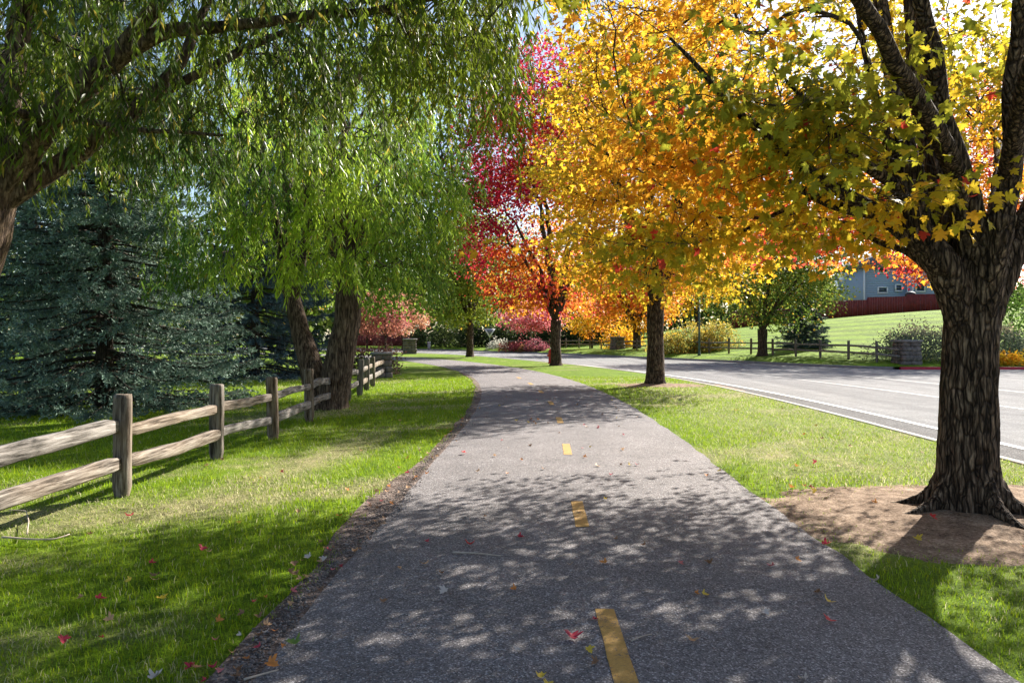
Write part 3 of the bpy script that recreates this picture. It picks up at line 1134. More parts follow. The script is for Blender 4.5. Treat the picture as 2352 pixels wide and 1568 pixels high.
    # greener overhead near the camera, more orange low down and at the back
    tt = tt - 0.1 * ss(7.0, 4.5, pos[:, 1]) + 0.3 * ss(4.6, 3.0, pos[:, 2]) * ss(7.0, 8.5, pos[:, 1]) * ss(2.4, 3.6, pos[:, 0])
    tt = tt + rng.standard_normal(len(pos)) * 0.06
    tt = np.where(rng.random(len(pos)) < 0.015, 0.9, tt)
    col = pal(np.clip(tt, 0, 1), AUT) * (0.75 + 0.5 * rng.random((len(pos), 1)))
    taken = leaf_parts(t, pos, fr, sz, col, TM_MAPLE, M['leaf'], 300)
    seen = (pos[:, 1] < 8.2) & (pos[:, 1] > 1.5) & (np.abs(pos[:, 0]) < 0.72 * pos[:, 1] + 0.4) & (pos[:, 2] < CAM_H + 0.5 * pos[:, 1] + 0.4)
    Vs, Fs, Cs, o = [], [], [], 0
    for k, tm in ((~taken & seen, TM_MAPLE), (~taken & ~seen, TM_STAR)):
        V, F, _ = place_leaves(pos[k], fr[1][k], fr[2][k], sz[k], tm)
        Vs.append(V); Fs.append(F + o); Cs.append(np.repeat(col[k], len(tm[0]), 0))
        o += len(V)
    mk("foliage", np.concatenate(Vs), Fs, M['leaf'], t, col=np.concatenate(Cs), kind="stuff")


hero_maple()

# ------------------------------------------------------------------ other street trees
tree("maple_tree", "golden yellow maple, second along the verge, bare soil at its foot", (T2[0], T2[1], 0.02), 12, (4.9, 24.4, 7.4), (4.2, 5.0, 5.5), 21, n_cl=1050, per=34, spread=0.38, size=0.155, tm=TM_STAR, trunk_r=0.29, fork=2.7,
     colour=autumn(0.25, 0.6, 0.6, 4, (0, 0, -0.012), (0, 0, 6)), n_limbs=8, group="maples along the road verge", zmin=lambda p: 2.5 + 0.45 * noise(p * 0.6, 8), gap=0.36, leaf_obj=300, flat=0.26, flare=0.75)
tree("maple_tree", "crimson and orange maple, third along the verge beside the red hydrant", (2.5, 42.3, 0.0), 16, (1.7, 42.5, 10.4), (5.6, 5.0, 8.4), 22, n_cl=1150, per=30, spread=0.42, size=0.2, trunk_r=0.31, fork=2.6,
     colour=autumn(0.68, 1.02, 0.35, 14, (-0.035, 0, 0.024), (2.0, 0, 7)), n_limbs=8, group="maples along the road verge", zmin=lambda p: 2.9 + 0.5 * noise(p * 0.6, 8), gap=0.36, flat=0.4)
tree("maple_tree", "olive green maple, farthest along the verge where the path bends", (-3.5, 61.5, 0.0), 16, (-3.4, 61.5, 8.6), (5.2, 5.2, 6.4), 23, n_cl=600, per=28, spread=0.5, size=0.24, trunk_r=0.3, fork=2.8,
     colour=greens((0.09, 0.14, 0.012), (0.26, 0.3, 0.02), 5, 0.4, 0.06), n_limbs=7, group="maples along the road verge", zmin=2.6, gap=0.36)
tree("shade_tree", "tall light green shade tree rising behind the twin trunked willow", (-9.0, 40.0, 0.0), 18, (-7.6, 39.5, 10.0), (6.0, 5.6, 8.0), 24, n_cl=900, per=30, spread=0.5, size=0.2, trunk_r=0.35, fork=3.2,
     colour=greens((0.1, 0.19, 0.015), (0.24, 0.36, 0.03), 6, 0.4), n_limbs=8, zmin=3.2, gap=0.42, flat=0.6)
hz = lambda x, y: float(hill(np.array(x), np.array(y)))
bA = (17.6, 50.0 + 2.0)
zA = hz(*bA)
tree("street_tree", "round green tree with yellow tips, across the road in front of rail fence", (bA[0], bA[1], zA), 10, (bA[0] + 0.6, bA[1], zA + 6.2), (5.4, 5.0, 4.7), 25, n_cl=650, per=32, spread=0.42, size=0.19, trunk_r=0.34, fork=1.9,
     colour=greens((0.05, 0.1, 0.012), (0.16, 0.22, 0.02), 7, 0.4, 0.1), n_limbs=8, zmin=zA + 1.7, gap=0.34)
bB = gpx(1463, 806, 0.25)
tree("street_tree", "scarlet and orange tree across the road left of the yellow hedge", (bB[0], bB[1], 0.2), 9, (bB[0] - 0.3, bB[1], 6.4), (5.6, 4.6, 4.2), 26, n_cl=420, per=28, spread=0.5, size=0.26, trunk_r=0.42, fork=2.6,
     colour=autumn(0.5, 0.95, 0.35, 24), n_limbs=7, zmin=2.4, gap=0.38)
bY = gpx(1360, 804, 0.2)
tree("young_tree", "slim young tree with thin amber leaves before the dark hedge", (bY[0], bY[1], 0.15), 6, (bY[0] - 0.2, bY[1], 4.0), (2.8, 2.5, 2.3), 27, n_cl=120, per=24, spread=0.4, size=0.24, trunk_r=0.13, fork=1.5,
     colour=autumn(0.35, 0.75, 0.5, 34), n_limbs=5, zmin=1.9, gap=0.3, bark='maple_bark')
bP = gpx(1221, 800, 0.3)
tree("ornamental_tree", "small pink leaved tree with thin pale trunk above the red mound", (bP[0], bP[1], 0.2), 5, (bP[0] - 0.2, bP[1], 4.4), (4.4, 3.2, 2.0), 28, n_cl=170, per=26, spread=0.42, size=0.26, trunk_r=0.12, fork=1.8,
     colour=lambda p, cl, ci, r: np.array([0.55, 0.1, 0.14]) * (0.6 + 0.9 * r.random((len(p), 1))) + np.array([0.1, 0.1, 0.05]) * r.random((len(p), 1)), n_limbs=5, zmin=2.6, gap=0.3, bark='pale_bark')
for i, (x, y, d, lab, lo, hi) in enumerate([(843, 802, 93, "small dusky pink street tree, leftmost, half hidden by willow leaves", .72, .95), (886, 805, 88, "small rosy street tree with dark trunk left of the stone pillar", .7, .95), (925, 803, 96, "small coppery orange street tree behind the far stone pillar", .6, .9)]):
    X0 = (x - CX) / F_PX * d
    cfun = (lambda lo, hi, i: (lambda p, cl, ci, r: (pal(np.clip(lo + (hi - lo) * noise(cl * 0.5, 60 + i)[ci] + 0.05 * r.standard_normal(len(p)), 0, 1), AUT) * 0.42 + np.array([0.13, 0.09, 0.085])) * (0.7 + 0.6 * r.random((len(p), 1)))))(lo, hi, i)
    tree("ornamental_tree", lab, (X0, d, 0.0), 6, (X0, d, 4.7), (3.3, 3.0, 2.9), 40 + i, n_cl=160, per=26, spread=0.42, size=0.27, trunk_r=0.14, fork=1.7, colour=cfun, n_limbs=5, zmin=1.9, gap=0.32, group="small autumn trees at the far bend", bark='maple_bark')
zR = hz(34, 55)
tree("street_tree", "tall orange red tree on the bank behind the nearest maple trunk", (34, 55, zR), 14, (33.6, 55, zR + 12.0), (8.8, 6, 8.4), 31, n_cl=850, per=28, spread=0.5, size=0.23, trunk_r=0.35, fork=3.4,
     colour=autumn(0.5, 1.0, 0.3, 44), n_limbs=8, zmin=zR + 4.6, gap=0.4)

# ------------------------------------------------------------------ willows
def willow(name, label, base, trunks, limbs_def, cl, hang, seed, leaf=0.125, per=30, n_obj=300, zfloor=None, light_tone=1.0):
    rng = np.random.default_rng(seed)
    t = thing(name, label, "tree", base)
    limbs = []
    for P, R in trunks:
        P = np.array(P, float)
        V, F = trunk_mesh(P, np.array(R), 22, 0.1, 0.13, 0.35, seed)
        mk("trunk", V, F, M['willow_bark'], t, smooth=True)
        Q, r = resample(P, np.array(R), 0.2)
        limbs.append((Q[len(Q) // 3:], r[len(Q) // 3:]))
    for i, (P, R) in enumerate(limbs_def):
        Q, r = limb_tube(np.array(P, float), np.array(R, float), step=0.16, seed=seed + i, wob=0.07)
        V, F = tubes(Q[None], r[None], 12)
        nz = fbm(V * np.array([8, 8, 4.0]), seed + i, 3) - 0.5
        V = V + norm(V - np.repeat(Q, 12, 0)) * (nz * np.repeat(r, 12) * 0.4)[:, None]
        mk("limb", V, F, M['willow_bark'], t, smooth=True)
        limbs.append((Q, r))
    BP, BR, order = grow(limbs, cl, rng, lift=0.25, r0=0.0038, pw=0.5)
    V, F = tubes(BP, BR, 5)
    mk("branches", V, F, M['limb_bark'], t, kind="stuff")
    # hanging strands from every branch end
    ns = hang[0]
    st = np.repeat(cl, ns, 0) + rng.standard_normal((len(cl) * ns, 3)) * np.array([0.16, 0.16, 0.12])
    n = len(st)
    ln = hang[1] + (hang[2] - hang[1]) * rng.random(n) ** 1.3
    if zfloor is not None:
        ln = np.minimum(ln, np.maximum(0.12, st[:, 2] - zfloor(st) + 0.2 * rng.standard_normal(n)))
    c = cl.mean(0)
    o2 = norm((st - c) * np.array([1, 1, 0])) * 0.35 + rng.standard_normal((n, 3)) * np.array([0.35, 0.35, 0.1])
    tt = np.linspace(0, 1, 6)
    SP = st[:, None] + o2[:, None] * (ln * 0.75)[:, None, None] * (1 - (1 - tt) ** 2)[None, :, None] * 0.6
    SP[:, :, 2] += (0.18 * ln)[:, None] * (tt * (1 - tt) * 1.2)[None] - ln[:, None] * (tt ** 1.35)[None] * 0.92
    V, F = tubes(SP[:, [0, 2, 5]], np.repeat(np.linspace(0.0032, 0.001, 3)[None], n, 0), 3)
    mk("twigs", V, F, M['twig'], t, kind="stuff")
    # leaves along strands
    u = rng.random((n, per)) ** 0.85
    k = np.clip((u * 5).astype(int), 0, 4)
    fr_ = u * 5 - k
    ii = np.arange(n)[:, None]
    pos = SP[ii, k] * (1 - fr_[..., None]) + SP[ii, k + 1] * fr_[..., None]
    dirv = norm(SP[ii, k + 1] - SP[ii, k])
    keep = rng.random((n, per)) < np.clip(ln / hang[2] * 1.15, 0.2, 1)[:, None]
    sid = np.repeat(np.arange(n)[:, None], per, 1)[keep]
    pos, dirv = pos[keep], dirv[keep]
    m = len(pos)
    lat = rng.standard_normal((m, 3)) * np.array([1, 1, 0.4])
    tip = dirv * 0.75 + norm(lat) * 0.75 - np.array([0, 0, 0.55])
    nr = rng.standard_normal((m, 3)) + np.array([0, 0, 0.25])
    sz = leaf * (0.6 + 0.7 * rng.random(m))
    b1, b2 = np.array((0.045, 0.1, 0.01)), np.array((0.19, 0.275, 0.014))
    g = ss(0.25, 0.75, noise(cl * 0.9, seed + 3)[(sid // ns)])[:, None]
    col = (b1 * (1 - g) + b2 * g) * (0.65 + 0.7 * rng.random((m, 1))) * light_tone
    col = np.where(rng.random((m, 1)) < 0.03, np.array([0.45, 0.34, 0.04]), col)
    tmw = (TM_LANCE[0] * np.array([1.15, 1, 1]), TM_LANCE[1])
    V, F, fr = place_leaves(pos, tip, nr, sz, tmw)
    taken = leaf_parts(t, pos, fr, sz, col, tmw, M['willow'], n_obj)
    kk = ~taken
    V, F, _ = place_leaves(pos[kk], fr[1][kk], fr[2][kk], sz[kk], tmw)
    mk("foliage", V, F, M['willow'], t, col=np.repeat(col[kk], 4, 0), kind="stuff")
    return t


rw = np.random.default_rng(5)
# willow with its trunk leaving the frame on the left
w1 = np.array([-6.3, 8.1, 0.0])
D1 = 7.6
tr1 = [([w1 - [0, 0, 0.1], w1 + [0, 0, 0.3], w1 + [0.05, -0.1, 1.4], px(-45, 560, D1), px(-20, 440, D1), px(10, 380, D1)], [0.42, 0.36, 0.3, 0.27, 0.25, 0.2])]
lm1 = [
    ([px(-20, 450, D1), px(70, 330, D1), px(170, 230, D1 - .1), px(270, 125, D1 - .2), px(380, 65, D1 - .3), px(560, 52, D1 - .5), px(750, 40, D1 - .7), px(950, 10, D1 - .9), px(1150, -60, D1 - 1.1)], [.2, .17, .14, .115, .07, .05, .042, .03, .015]),
    ([px(-10, 470, D1), px(60, 425, D1 + .1), px(180, 350, D1 + .3), px(330, 235, D1 + .6), px(440, 110, D1 + .9), px(520, -60, D1 + 1.2)], [.14, .12, .1, .085, .06, .03]),
    ([px(120, 270, D1), px(200, 280, D1 - .3), px(330, 305, D1 - .6), px(510, 320, D1 - .8)], [.045, .032, .024, .014]),
    ([px(0, 400, D1), px(20, 200, D1 + .4), px(60, 20, D1 + .6), px(110, -200, D1 + .8)], [.17, .13, .1, .06]),
    ([px(100, 300, D1), px(40, 240, D1 - .4), px(-100, 260, D1 - .9)], [.06, .045, .02]),
    ([px(270, 125, D1 - .2), px(420, -60, D1 - .6), px(640, -230, D1 - 1.2), px(900, -350, D1 - 1.8)], [.09, .07, .045, .015]),
    ([px(330, 235, D1 + .6), px(560, 110, D1 + 1.5), px(800, 10, D1 + 2.2), px(1000, -60, D1 + 2.6)], [.06, .05, .035, .012]),
    ([px(60, 20, D1 + .6), px(250, -200, D1), px(500, -500, D1 - .8)], [.08, .06, .02]),
]
n = 3300
cl = np.stack([-7.0 + 7.9 * rw.random(n), 4.0 + 7.0 * rw.random(n), 3.2 + 6.3 * rw.random(n)], -1)
dome = 9.3 - 0.085 * (cl[:, 0] + 4.2) ** 2 - 0.13 * (cl[:, 1] - 7.6) ** 2
low = 3.7 + 0.55 * ss(-4.5, -1.6, cl[:, 0]) + 0.5 * noise(cl * 0.8, 3) - 0.35 * ss(-0.6, 0.2, cl[:, 0])
ok = (cl[:, 2] < dome) & (cl[:, 2] > low) & (noise(cl * 0.8, 17) > 0.42) & (rw.random(n) < np.where(cl[:, 2] > 6.2, 0.75, 1.0))
cl = cl[ok]
cl = cl[~((cl[:, 0] > 0.0) & (cl[:, 2] < 2.9 + 0.456 * cl[:, 1]))]
thin = (cl[:, 1] < 7.7) & (cl[:, 0] < -2.9) & (cl[:, 2] < 5.6)
cl = cl[~thin | (rw.random(len(cl)) < 0.45)]
tip = []
for P, R in lm1:
    Q, r = resample(np.array(P, float), np.array(R, float), 0.2)
    q = Q[len(Q) // 3:]
    i = rw.integers(0, len(q), 16)
    tip.append(q[i] + rw.standard_normal((16, 3)) * np.array([0.35, 0.45, 0.2]) + np.array([0, 0, 0.25]))
tp = np.concatenate(tip)
nx = 75
xt = np.stack([-1.2 + 1.25 * rw.random(nx), 5.8 + 2.6 * rw.random(nx), 4.0 + 1.3 * rw.random(nx)], -1)
cl = np.concatenate([cl, tp[tp[:, 2] > 3.0], xt])
willow("willow_tree", "willow leaning in from the left edge, long limbs and hanging leaves coloured as if shaded", w1, tr1, lm1, cl, (5, 0.3, 0.95), 5, leaf=0.125, per=22,
       light_tone=0.72, zfloor=lambda p: 3.1 + 0.45 * ss(-4.2, -1.2, p[:, 0]) - 0.4 * np.exp(-((p[:, 0] - 0.05) / 0.4) ** 2))  # leaf colour lowered so this crown reads as shaded

# twin trunk willow behind the fence
w2 = np.array([-4.35, 16.7, 0.0])
D2 = 16.7
tr2 = [([px(738, 952, D2), px(735, 915, D2), px(718, 850, D2), px(695, 780, D2 + .1), px(672, 690, D2 + .2), px(650, 600, D2 + .3)], [.36, .3, .26, .22, .18, .15]),
       ([px(757, 952, D2), px(762, 915, D2), px(778, 840, D2 - .1), px(797, 740, D2 - .1), px(800, 650, D2 - .1), px(790, 560, D2)], [.38, .36, .33, .3, .26, .2])]
lm2 = []
c2 = np.array([-4.3, 16.4, 6.0])
for i in range(11):
    a = 2 * pi * i / 11
    s = np.array(tr2[i % 2][0][-2 if i % 3 else -1], float)
    e = c2 + np.array([math.cos(a) * 2.3, math.sin(a) * 2.4, 0.5 + 2.2 * rw.random()])
    lm2.append(([s, s + (e - s) * np.array([.4, .4, .7]), e], [.13, .08, .02]))
lm2.append(([np.array(tr2[1][0][-1], float), np.array([-4.3, 16.5, 6.5]), np.array([-4.1, 16.5, 9.5])], [.18, .11, .03]))
cl = ellipsoid_points(680, c2 + [0.0, -0.3, 0], (3.2, 3.4, 4.3), rw, shell=3.0, gap=0.46, gsc=0.8, seed=61, zmin=lambda p: 2.55 + 0.8 * noise(p * 0.8, 2) + 0.4 * ss(1.2, 0.3, np.hypot(p[:, 0] + 4.3, p[:, 1] - 16.4)))
cl = cl[(rw.random(len(cl)) < np.where((cl[:, 1] > 17.0) | (cl[:, 2] > 6.8), 0.35, 1.0))]
na = 300
aa = rw.uniform(-2.9, 0.5, na)
rr_ = 1.9 + 1.4 * rw.random(na) ** 0.7
fr_ = np.stack([-4.3 + np.cos(aa) * rr_, 16.3 + np.sin(aa) * rr_ * 1.05, 2.75 + 2.9 * rw.random(na)], -1)
cl = np.concatenate([cl, fr_[noise(fr_ * 0.9, 33) > 0.42]])
willow("willow_tree", "twin trunked willow with drooping leaves coloured as if sunlit behind the rail fence", w2, tr2, lm2, cl, (5, 0.25, 0.8), 6, leaf=0.15, per=20, n_obj=300, light_tone=1.9,  # leaf colour raised so this crown reads as sunlit
       zfloor=lambda p: 1.95 + 0.5 * noise(p * 1.1, 6))


# ------------------------------------------------------------------ spruces
def spruce(name, label, base, H, R, seed, n_bough=9, col=(0.055, 0.1, 0.085), needle=0.05, dense_=1.0, z0=0.15, group=None, wh=0.36):
    rng = np.random.default_rng(seed)
    base = np.asarray(base, float)
    t = thing(name, label, "tree", base, group)
    V, F = trunk_mesh(np.array([base - [0, 0, 0.1], base + [0, 0, 0.3], base + [0, 0, H * 0.5], base + [0, 0, H]]), np.array([R * 0.065, R * 0.055, R * 0.03, 0.015]), 12, 0.3, 0.08, 0.3, seed)
    mk("trunk", V, F, M['limb_bark'], t, smooth=True)
    zs = np.arange(z0, H - 0.2, wh)
    z = np.repeat(zs, n_bough) + 0.16 * rng.standard_normal(len(zs) * n_bough)
    z = np.clip(z, 0.12, H - 0.1)
    B = len(z)
    az = np.tile(np.arange(n_bough) * 2 * pi / n_bough, len(zs)) + np.repeat(rng.random(len(zs)) * 6, n_bough) + 0.2 * rng.standard_normal(B)
    f = 1 - z / H
    ln = R * f ** 0.75 * (0.72 + 0.42 * rng.random(B))
    ln *= 0.82 + 0.36 * noise(np.stack([np.cos(az) * 2, np.sin(az) * 2, z * 0.9], -1) + 20, seed)
    tt = np.linspace(0, 1, 6)
    rad = ln[:, None] * tt
    drop = ln[:, None] * (0.10 * tt - 0.42 * tt ** 1.5 + 0.28 * tt ** 3)[None] * (0.5 + 0.9 * f[:, None])
    SP = np.stack([np.cos(az)[:, None] * rad, np.sin(az)[:, None] * rad, z[:, None] + drop], -1)
    SP[..., 2] = np.maximum(SP[..., 2], 0.05 + 0.1 * tt)
    SP += base
    V, F = tubes(SP, (ln * 0.009 + 0.004)[:, None] * (1.05 - 0.85 * tt)[None], 4)
    mk("branches", V, F, M['limb_bark'], t, kind="stuff")
    # side shoots
    per = int(62 * dense_)
    u = 0.18 + 0.82 * rng.random((B, per)) ** 0.8
    keep = rng.random((B, per)) < np.clip(ln / R * 1.1 + 0.15, 0, 1)[:, None]
    k = np.clip((u * 5).astype(int), 0, 4)
    fr = u * 5 - k
    ii = np.arange(B)[:, None]
    p0 = SP[ii, k] * (1 - fr[..., None]) + SP[ii, k + 1] * fr[..., None]
    d0 = norm(SP[ii, k + 1] - SP[ii, k])
    sl = (0.14 + 0.5 * (1 - u) * (ln / R)[:, None] + 0.2 * rng.random((B, per)))
    p0, d0, sl = p0[keep], d0[keep], sl[keep]
    bidx = np.repeat(np.arange(B)[:, None], per, 1)[keep]
    n = len(p0)
    side = norm(np.cross(d0, np.array([0, 0, 1.0]))) * np.where(rng.random(n) < 0.5, 1, -1)[:, None]
    sd_ = norm(d0 * 0.75 + side * 0.75 + np.array([0, 0, -0.22]) + 0.22 * rng.standard_normal((n, 3)))
    nn = 10
    s = rng.random((n, nn))
    pos = p0[:, None] + sd_[:, None] * (sl[:, None] * s)[..., None]
    pos[..., 2] -= 0.25 * sl[:, None] * s ** 2
    rv = norm(np.cross(sd_[:, None], rng.standard_normal((n, nn, 3))))
    tip = sd_[:, None] * 0.75 + rv * 0.8 + np.array([0, 0, 0.12])
    pos, tip = pos.reshape(-1, 3), norm(tip.reshape(-1, 3))
    pos[:, 2] = np.maximum(pos[:, 2], base[2] + 0.03)
    m = len(pos)
    sz = needle * (0.7 + 0.6 * rng.random(m)) * 1.25
    w = norm(np.cross(tip, rng.standard_normal((m, 3)))) * (sz * 0.19)[:, None]
    V = np.stack([pos - w, pos + w, pos + tip * sz[:, None]], 1).reshape(-1, 3)
    F = np.arange(m * 3).reshape(-1, 3)
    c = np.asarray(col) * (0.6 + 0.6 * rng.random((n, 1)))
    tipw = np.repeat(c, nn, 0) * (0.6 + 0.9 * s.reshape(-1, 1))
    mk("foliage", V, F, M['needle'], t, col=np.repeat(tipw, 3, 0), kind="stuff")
    return t


spruce("spruce_tree", "large blue green spruce with boughs to the ground, left behind the fence", (-9.3, 16.9, 0), 12, 3.6, 81, n_bough=13, needle=0.066, dense_=1.15, col=(0.13, 0.2, 0.155), wh=0.33)
spruce("spruce_tree", "bluish spruce standing in shade left of the twin trunked willow", (-10.6, 30.5, 0), 12, 3.8, 82, dense_=0.75, n_bough=11, needle=0.1, col=(0.07, 0.11, 0.12), wh=0.5)
spruce("spruce_tree", "dark spruce at the back of the lawn behind the bluish one", (-17.5, 27, 0), 14, 4.8, 83, dense_=0.6, n_bough=11, needle=0.11, col=(0.055, 0.09, 0.08), wh=0.55)
xs, ysp = 25.0 * 0.87, 57.5
spruce("spruce_tree", "small blue spruce on the bank behind the rail fence", ((1850 - CX) / F_PX * 56, 56, hz((1850 - CX) / F_PX * 56, 56)), 4.6, 2.1, 84, dense_=0.55, n_bough=9, needle=0.1, col=(0.05, 0.085, 0.08), wh=0.26)


# ------------------------------------------------------------------ shrubs and hedges
def shrub(name, label, c, r, n, size, colour, seed, group=None, stems=7, cat="shrub", up=0.5, zc=0.45, tm=TM_QUAD):
    rng = np.random.default_rng(seed)
    c = np.asarray(c, float)
    r = np.asarray(r, float)
    t = thing(name, label, cat, c, group)
    ang = rng.random(stems) * 2 * pi
    e = c + np.stack([np.cos(ang) * r[0] * 0.55, np.sin(ang) * r[1] * 0.55, r[2] * (0.9 + 0.5 * rng.random(stems))], -1)
    s = c + (e - c) * np.array([0.15, 0.15, 0]) - np.array([0, 0, 0.05])
    SP = np.stack([s, (s + e) / 2 + 0.08 * rng.standard_normal((stems, 3)), e], 1)
    V, F = tubes(SP, np.tile([0.035, 0.02, 0.006], (stems, 1)) * min(1.5, r[2]), 5)
    mk("stems", V, F, M['limb_bark'], t, kind="stuff")
    ncl = max(20, n // 40)
    u = norm(rng.standard_normal((ncl, 3))) * rng.random((ncl, 1)) ** (1 / 4)
    u[:, 2] = np.abs(u[:, 2]) * 1.9 - 0.0
    lump = 0.78 + 0.44 * noise(u * 2.2 + seed, seed)[:, None]
    cl = c + u * r * lump
    cl[:, 2] = np.maximum(cl[:, 2], c[2] + 0.1)
    pos, sz, V, F, fr, ci = spray(cl, 40, float(r.mean()) * 0.14 + size * 0.4, size, rng, c, tm, up=up, out=0.6, down=0.0, jit=0.8, flat=0.8)
    pos_ok = pos[:, 2] > c[2] + 0.01
    V, F, _ = place_leaves(pos[pos_ok], fr[1][pos_ok], fr[2][pos_ok], sz[pos_ok], tm)
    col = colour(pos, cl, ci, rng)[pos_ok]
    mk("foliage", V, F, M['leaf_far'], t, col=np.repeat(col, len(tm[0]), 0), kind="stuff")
    return t


def gx(x, d):
    return (x - CX) / F_PX * d


# yellow green hedge across the road, in three clumps
for i, (x, d, rx, rz) in enumerate([(1545, 61, 2.0, 1.05), (1590, 62, 2.2, 1.25), (1640, 62, 2.0, 1.35)]):
    X0 = gx(x, d)
    shrub("hedge_shrub", ["yellow green shrub just right of the second maple trunk", "yellow green shrub behind the dark green pole", "rounded yellow green shrub at the right end of its row"][i], (X0, d, hz(X0, d) - 0.02), (rx, 1.6, rz), 4200, 0.15, greens((0.12, 0.15, 0.02), (0.36, 0.3, 0.05), 70 + i, 0.9, 0.25), 90 + i, "yellow green shrubs behind the rail fence")
X0 = gx(1425, 76)
shrub("hedge_shrub", "golden shrub beside the far stone pillar under the scarlet tree", (X0 + 0.8, 78.5, 0.25), (2.2, 1.5, 1.3), 3000, 0.2, autumn(0.3, 0.55, 0.5, 74), 94)
# pale shrub behind the nearest trunk
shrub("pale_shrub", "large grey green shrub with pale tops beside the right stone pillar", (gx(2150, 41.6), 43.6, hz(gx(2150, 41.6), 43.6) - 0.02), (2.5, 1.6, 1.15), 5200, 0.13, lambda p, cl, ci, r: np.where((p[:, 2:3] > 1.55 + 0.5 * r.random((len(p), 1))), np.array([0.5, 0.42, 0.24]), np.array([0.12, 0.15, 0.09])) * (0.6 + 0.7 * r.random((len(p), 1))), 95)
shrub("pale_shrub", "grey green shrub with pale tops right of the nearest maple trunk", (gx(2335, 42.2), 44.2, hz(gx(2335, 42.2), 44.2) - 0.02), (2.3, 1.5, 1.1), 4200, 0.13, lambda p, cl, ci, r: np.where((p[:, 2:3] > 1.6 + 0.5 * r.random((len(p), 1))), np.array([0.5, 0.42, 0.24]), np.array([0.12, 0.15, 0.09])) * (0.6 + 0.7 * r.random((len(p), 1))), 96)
shrub("ornamental_grass", "low tuft of golden orange plants behind the red kerb", (gx(2330, 41.0), 41.4, 0.05), (1.5, 0.5, 0.35), 1500, 0.16, autumn(0.25, 0.62, 0.9, 75), 97, cat="plant", up=0.1)
shrub("garden_tree", "green leafy tree beyond the pale shrubs at the right edge", (gx(2360, 50), 50, hz(gx(2360, 50), 50)), (3.0, 2.5, 2.6), 4500, 0.2, greens((0.05, 0.12, 0.015), (0.12, 0.24, 0.03), 76, 0.6), 98, cat="tree")
# red mound, white shrub and the dark hedge at the far bend
for i, (x, d, rx, rz, c) in enumerate([(1178, 79.5, 1.5, 0.5, (0.34, 0.09, 0.06)), (1205, 80.5, 1.6, 0.62, (0.36, 0.07, 0.07)), (1235, 81, 1.3, 0.8, (0.22, 0.05, 0.07)), (1213, 78.8, 1.0, 0.36, (0.34, 0.17, 0.06))]):
    X0 = gx(x, d)
    d2 = float(kf_y(np.array(X0))) + 1.3 + 0.5 * (i % 3)
    shrub("barberry_shrub", ["low copper red shrub at the left end of the red mound", "low red shrub in the middle of the red mound", "dark wine red shrub at the right end of the red mound", "low rusty orange shrub in front of the red mound"][i], (X0, d2, 0.02), (rx, 0.9, rz), 1600, 0.17, (lambda c: (lambda p, cl, ci, r: np.array(c) * (0.5 + 1.0 * r.random((len(p), 1)))))(c), 100 + i, "red shrubs by the far kerb")
shrub("silver_shrub", "small silvery white shrub left of the red mound", (gx(1143, 92), 92, 0.1), (1.2, 0.9, 0.75), 1400, 0.17, lambda p, cl, ci, r: np.array([0.5, 0.5, 0.42]) * (0.6 + 0.6 * r.random((len(p), 1))), 110)
for i, x in enumerate(np.linspace(985, 1455, 12)):
    d = 104 - 0.02 * (x - 985)
    d = max(d, float(kf_y(np.array(gx(x, d)))) + 5)
    shrub("hedge_shrub", "dense dark green shrub in the far hedge, %s" % (["first at its left end"] + [w_ + " from its left end" for w_ in "second third fourth fifth sixth seventh eighth ninth tenth eleventh".split()] + ["last at its right end"])[i], (gx(x, d), d, 0.2), (2.8, 1.8, 1.9), 1700, 0.3, greens((0.025, 0.045, 0.014), (0.06, 0.085, 0.02), 120 + i, 0.6), 120 + i, "shrubs of the dark hedge", stems=4)
shrub("barberry_shrub", "reddish brown shrub behind the end of the near rail fence", (gx(845, 32) + 0.2, 32.5, 0.0), (1.3, 1.0, 0.75), 2200, 0.11, lambda p, cl, ci, r: np.where(p[:, 2:3] > 0.85, np.array([0.3, 0.12, 0.08]), np.array([0.1, 0.07, 0.045])) * (0.6 + 0.8 * r.random((len(p), 1))), 140)

# trees closing the view behind
bt = [(-48, 62, 15, 6), (-38, 74, 17, 7), (-30, 58, 14, 6), (-26, 84, 18, 7), (-62, 80, 18, 8), (-34, 108, 17, 8), (-20, 122, 18, 8), (-8, 116, 16, 7.5), (5, 112, 15, 7.5), (17, 108, 16, 7), (28, 112, 17, 8), (40, 118, 18, 8), (62, 108, 18, 8), (72, 90, 16, 7), (-15, 52, 15, 5)]
names = ["left end", ""]
for i, (x, y, h, r) in enumerate(bt):
    z = hz(x, y) if x > kf_x(y) else 0.0
    au = i in (8, 10)
    lab = ["distant green tree far left behind the spruces, nearest of its row", "distant green tree rising behind the large spruce", "mid green tree on the lawn behind the large spruce", "distant green tree behind the dark spruce", "farthest left tree of the background wood",
           "distant tree behind the small rosy street trees", "distant tree behind the far red board fence", "distant green tree behind the farthest verge maple", "distant amber tree behind the crimson maple", "distant green tree behind the amber young tree",
           "distant russet tree behind the scarlet street tree", "distant green tree behind the blue house's left side", "distant green tree right of the blue house", "distant green tree beyond the pale shrubs", "mid green tree behind the bluish spruce"][i]
    tree("background_tree", lab, (x, y, z), h, (x, y, z + h * 0.58), (r, r * 0.9, h * 0.44), 200 + i, n_cl=200, per=26, spread=0.85, size=0.5, trunk_r=0.3, fork=2.4, colour=(autumn(0.35, 0.8, 0.2, 80 + i) if au else greens((0.045, 0.085, 0.012), (0.13, 0.18, 0.025), 80 + i, 0.25, 0.03)), n_limbs=5, gap=0.3, group="trees closing the view", flat=0.7, zmin=z + 1.2)


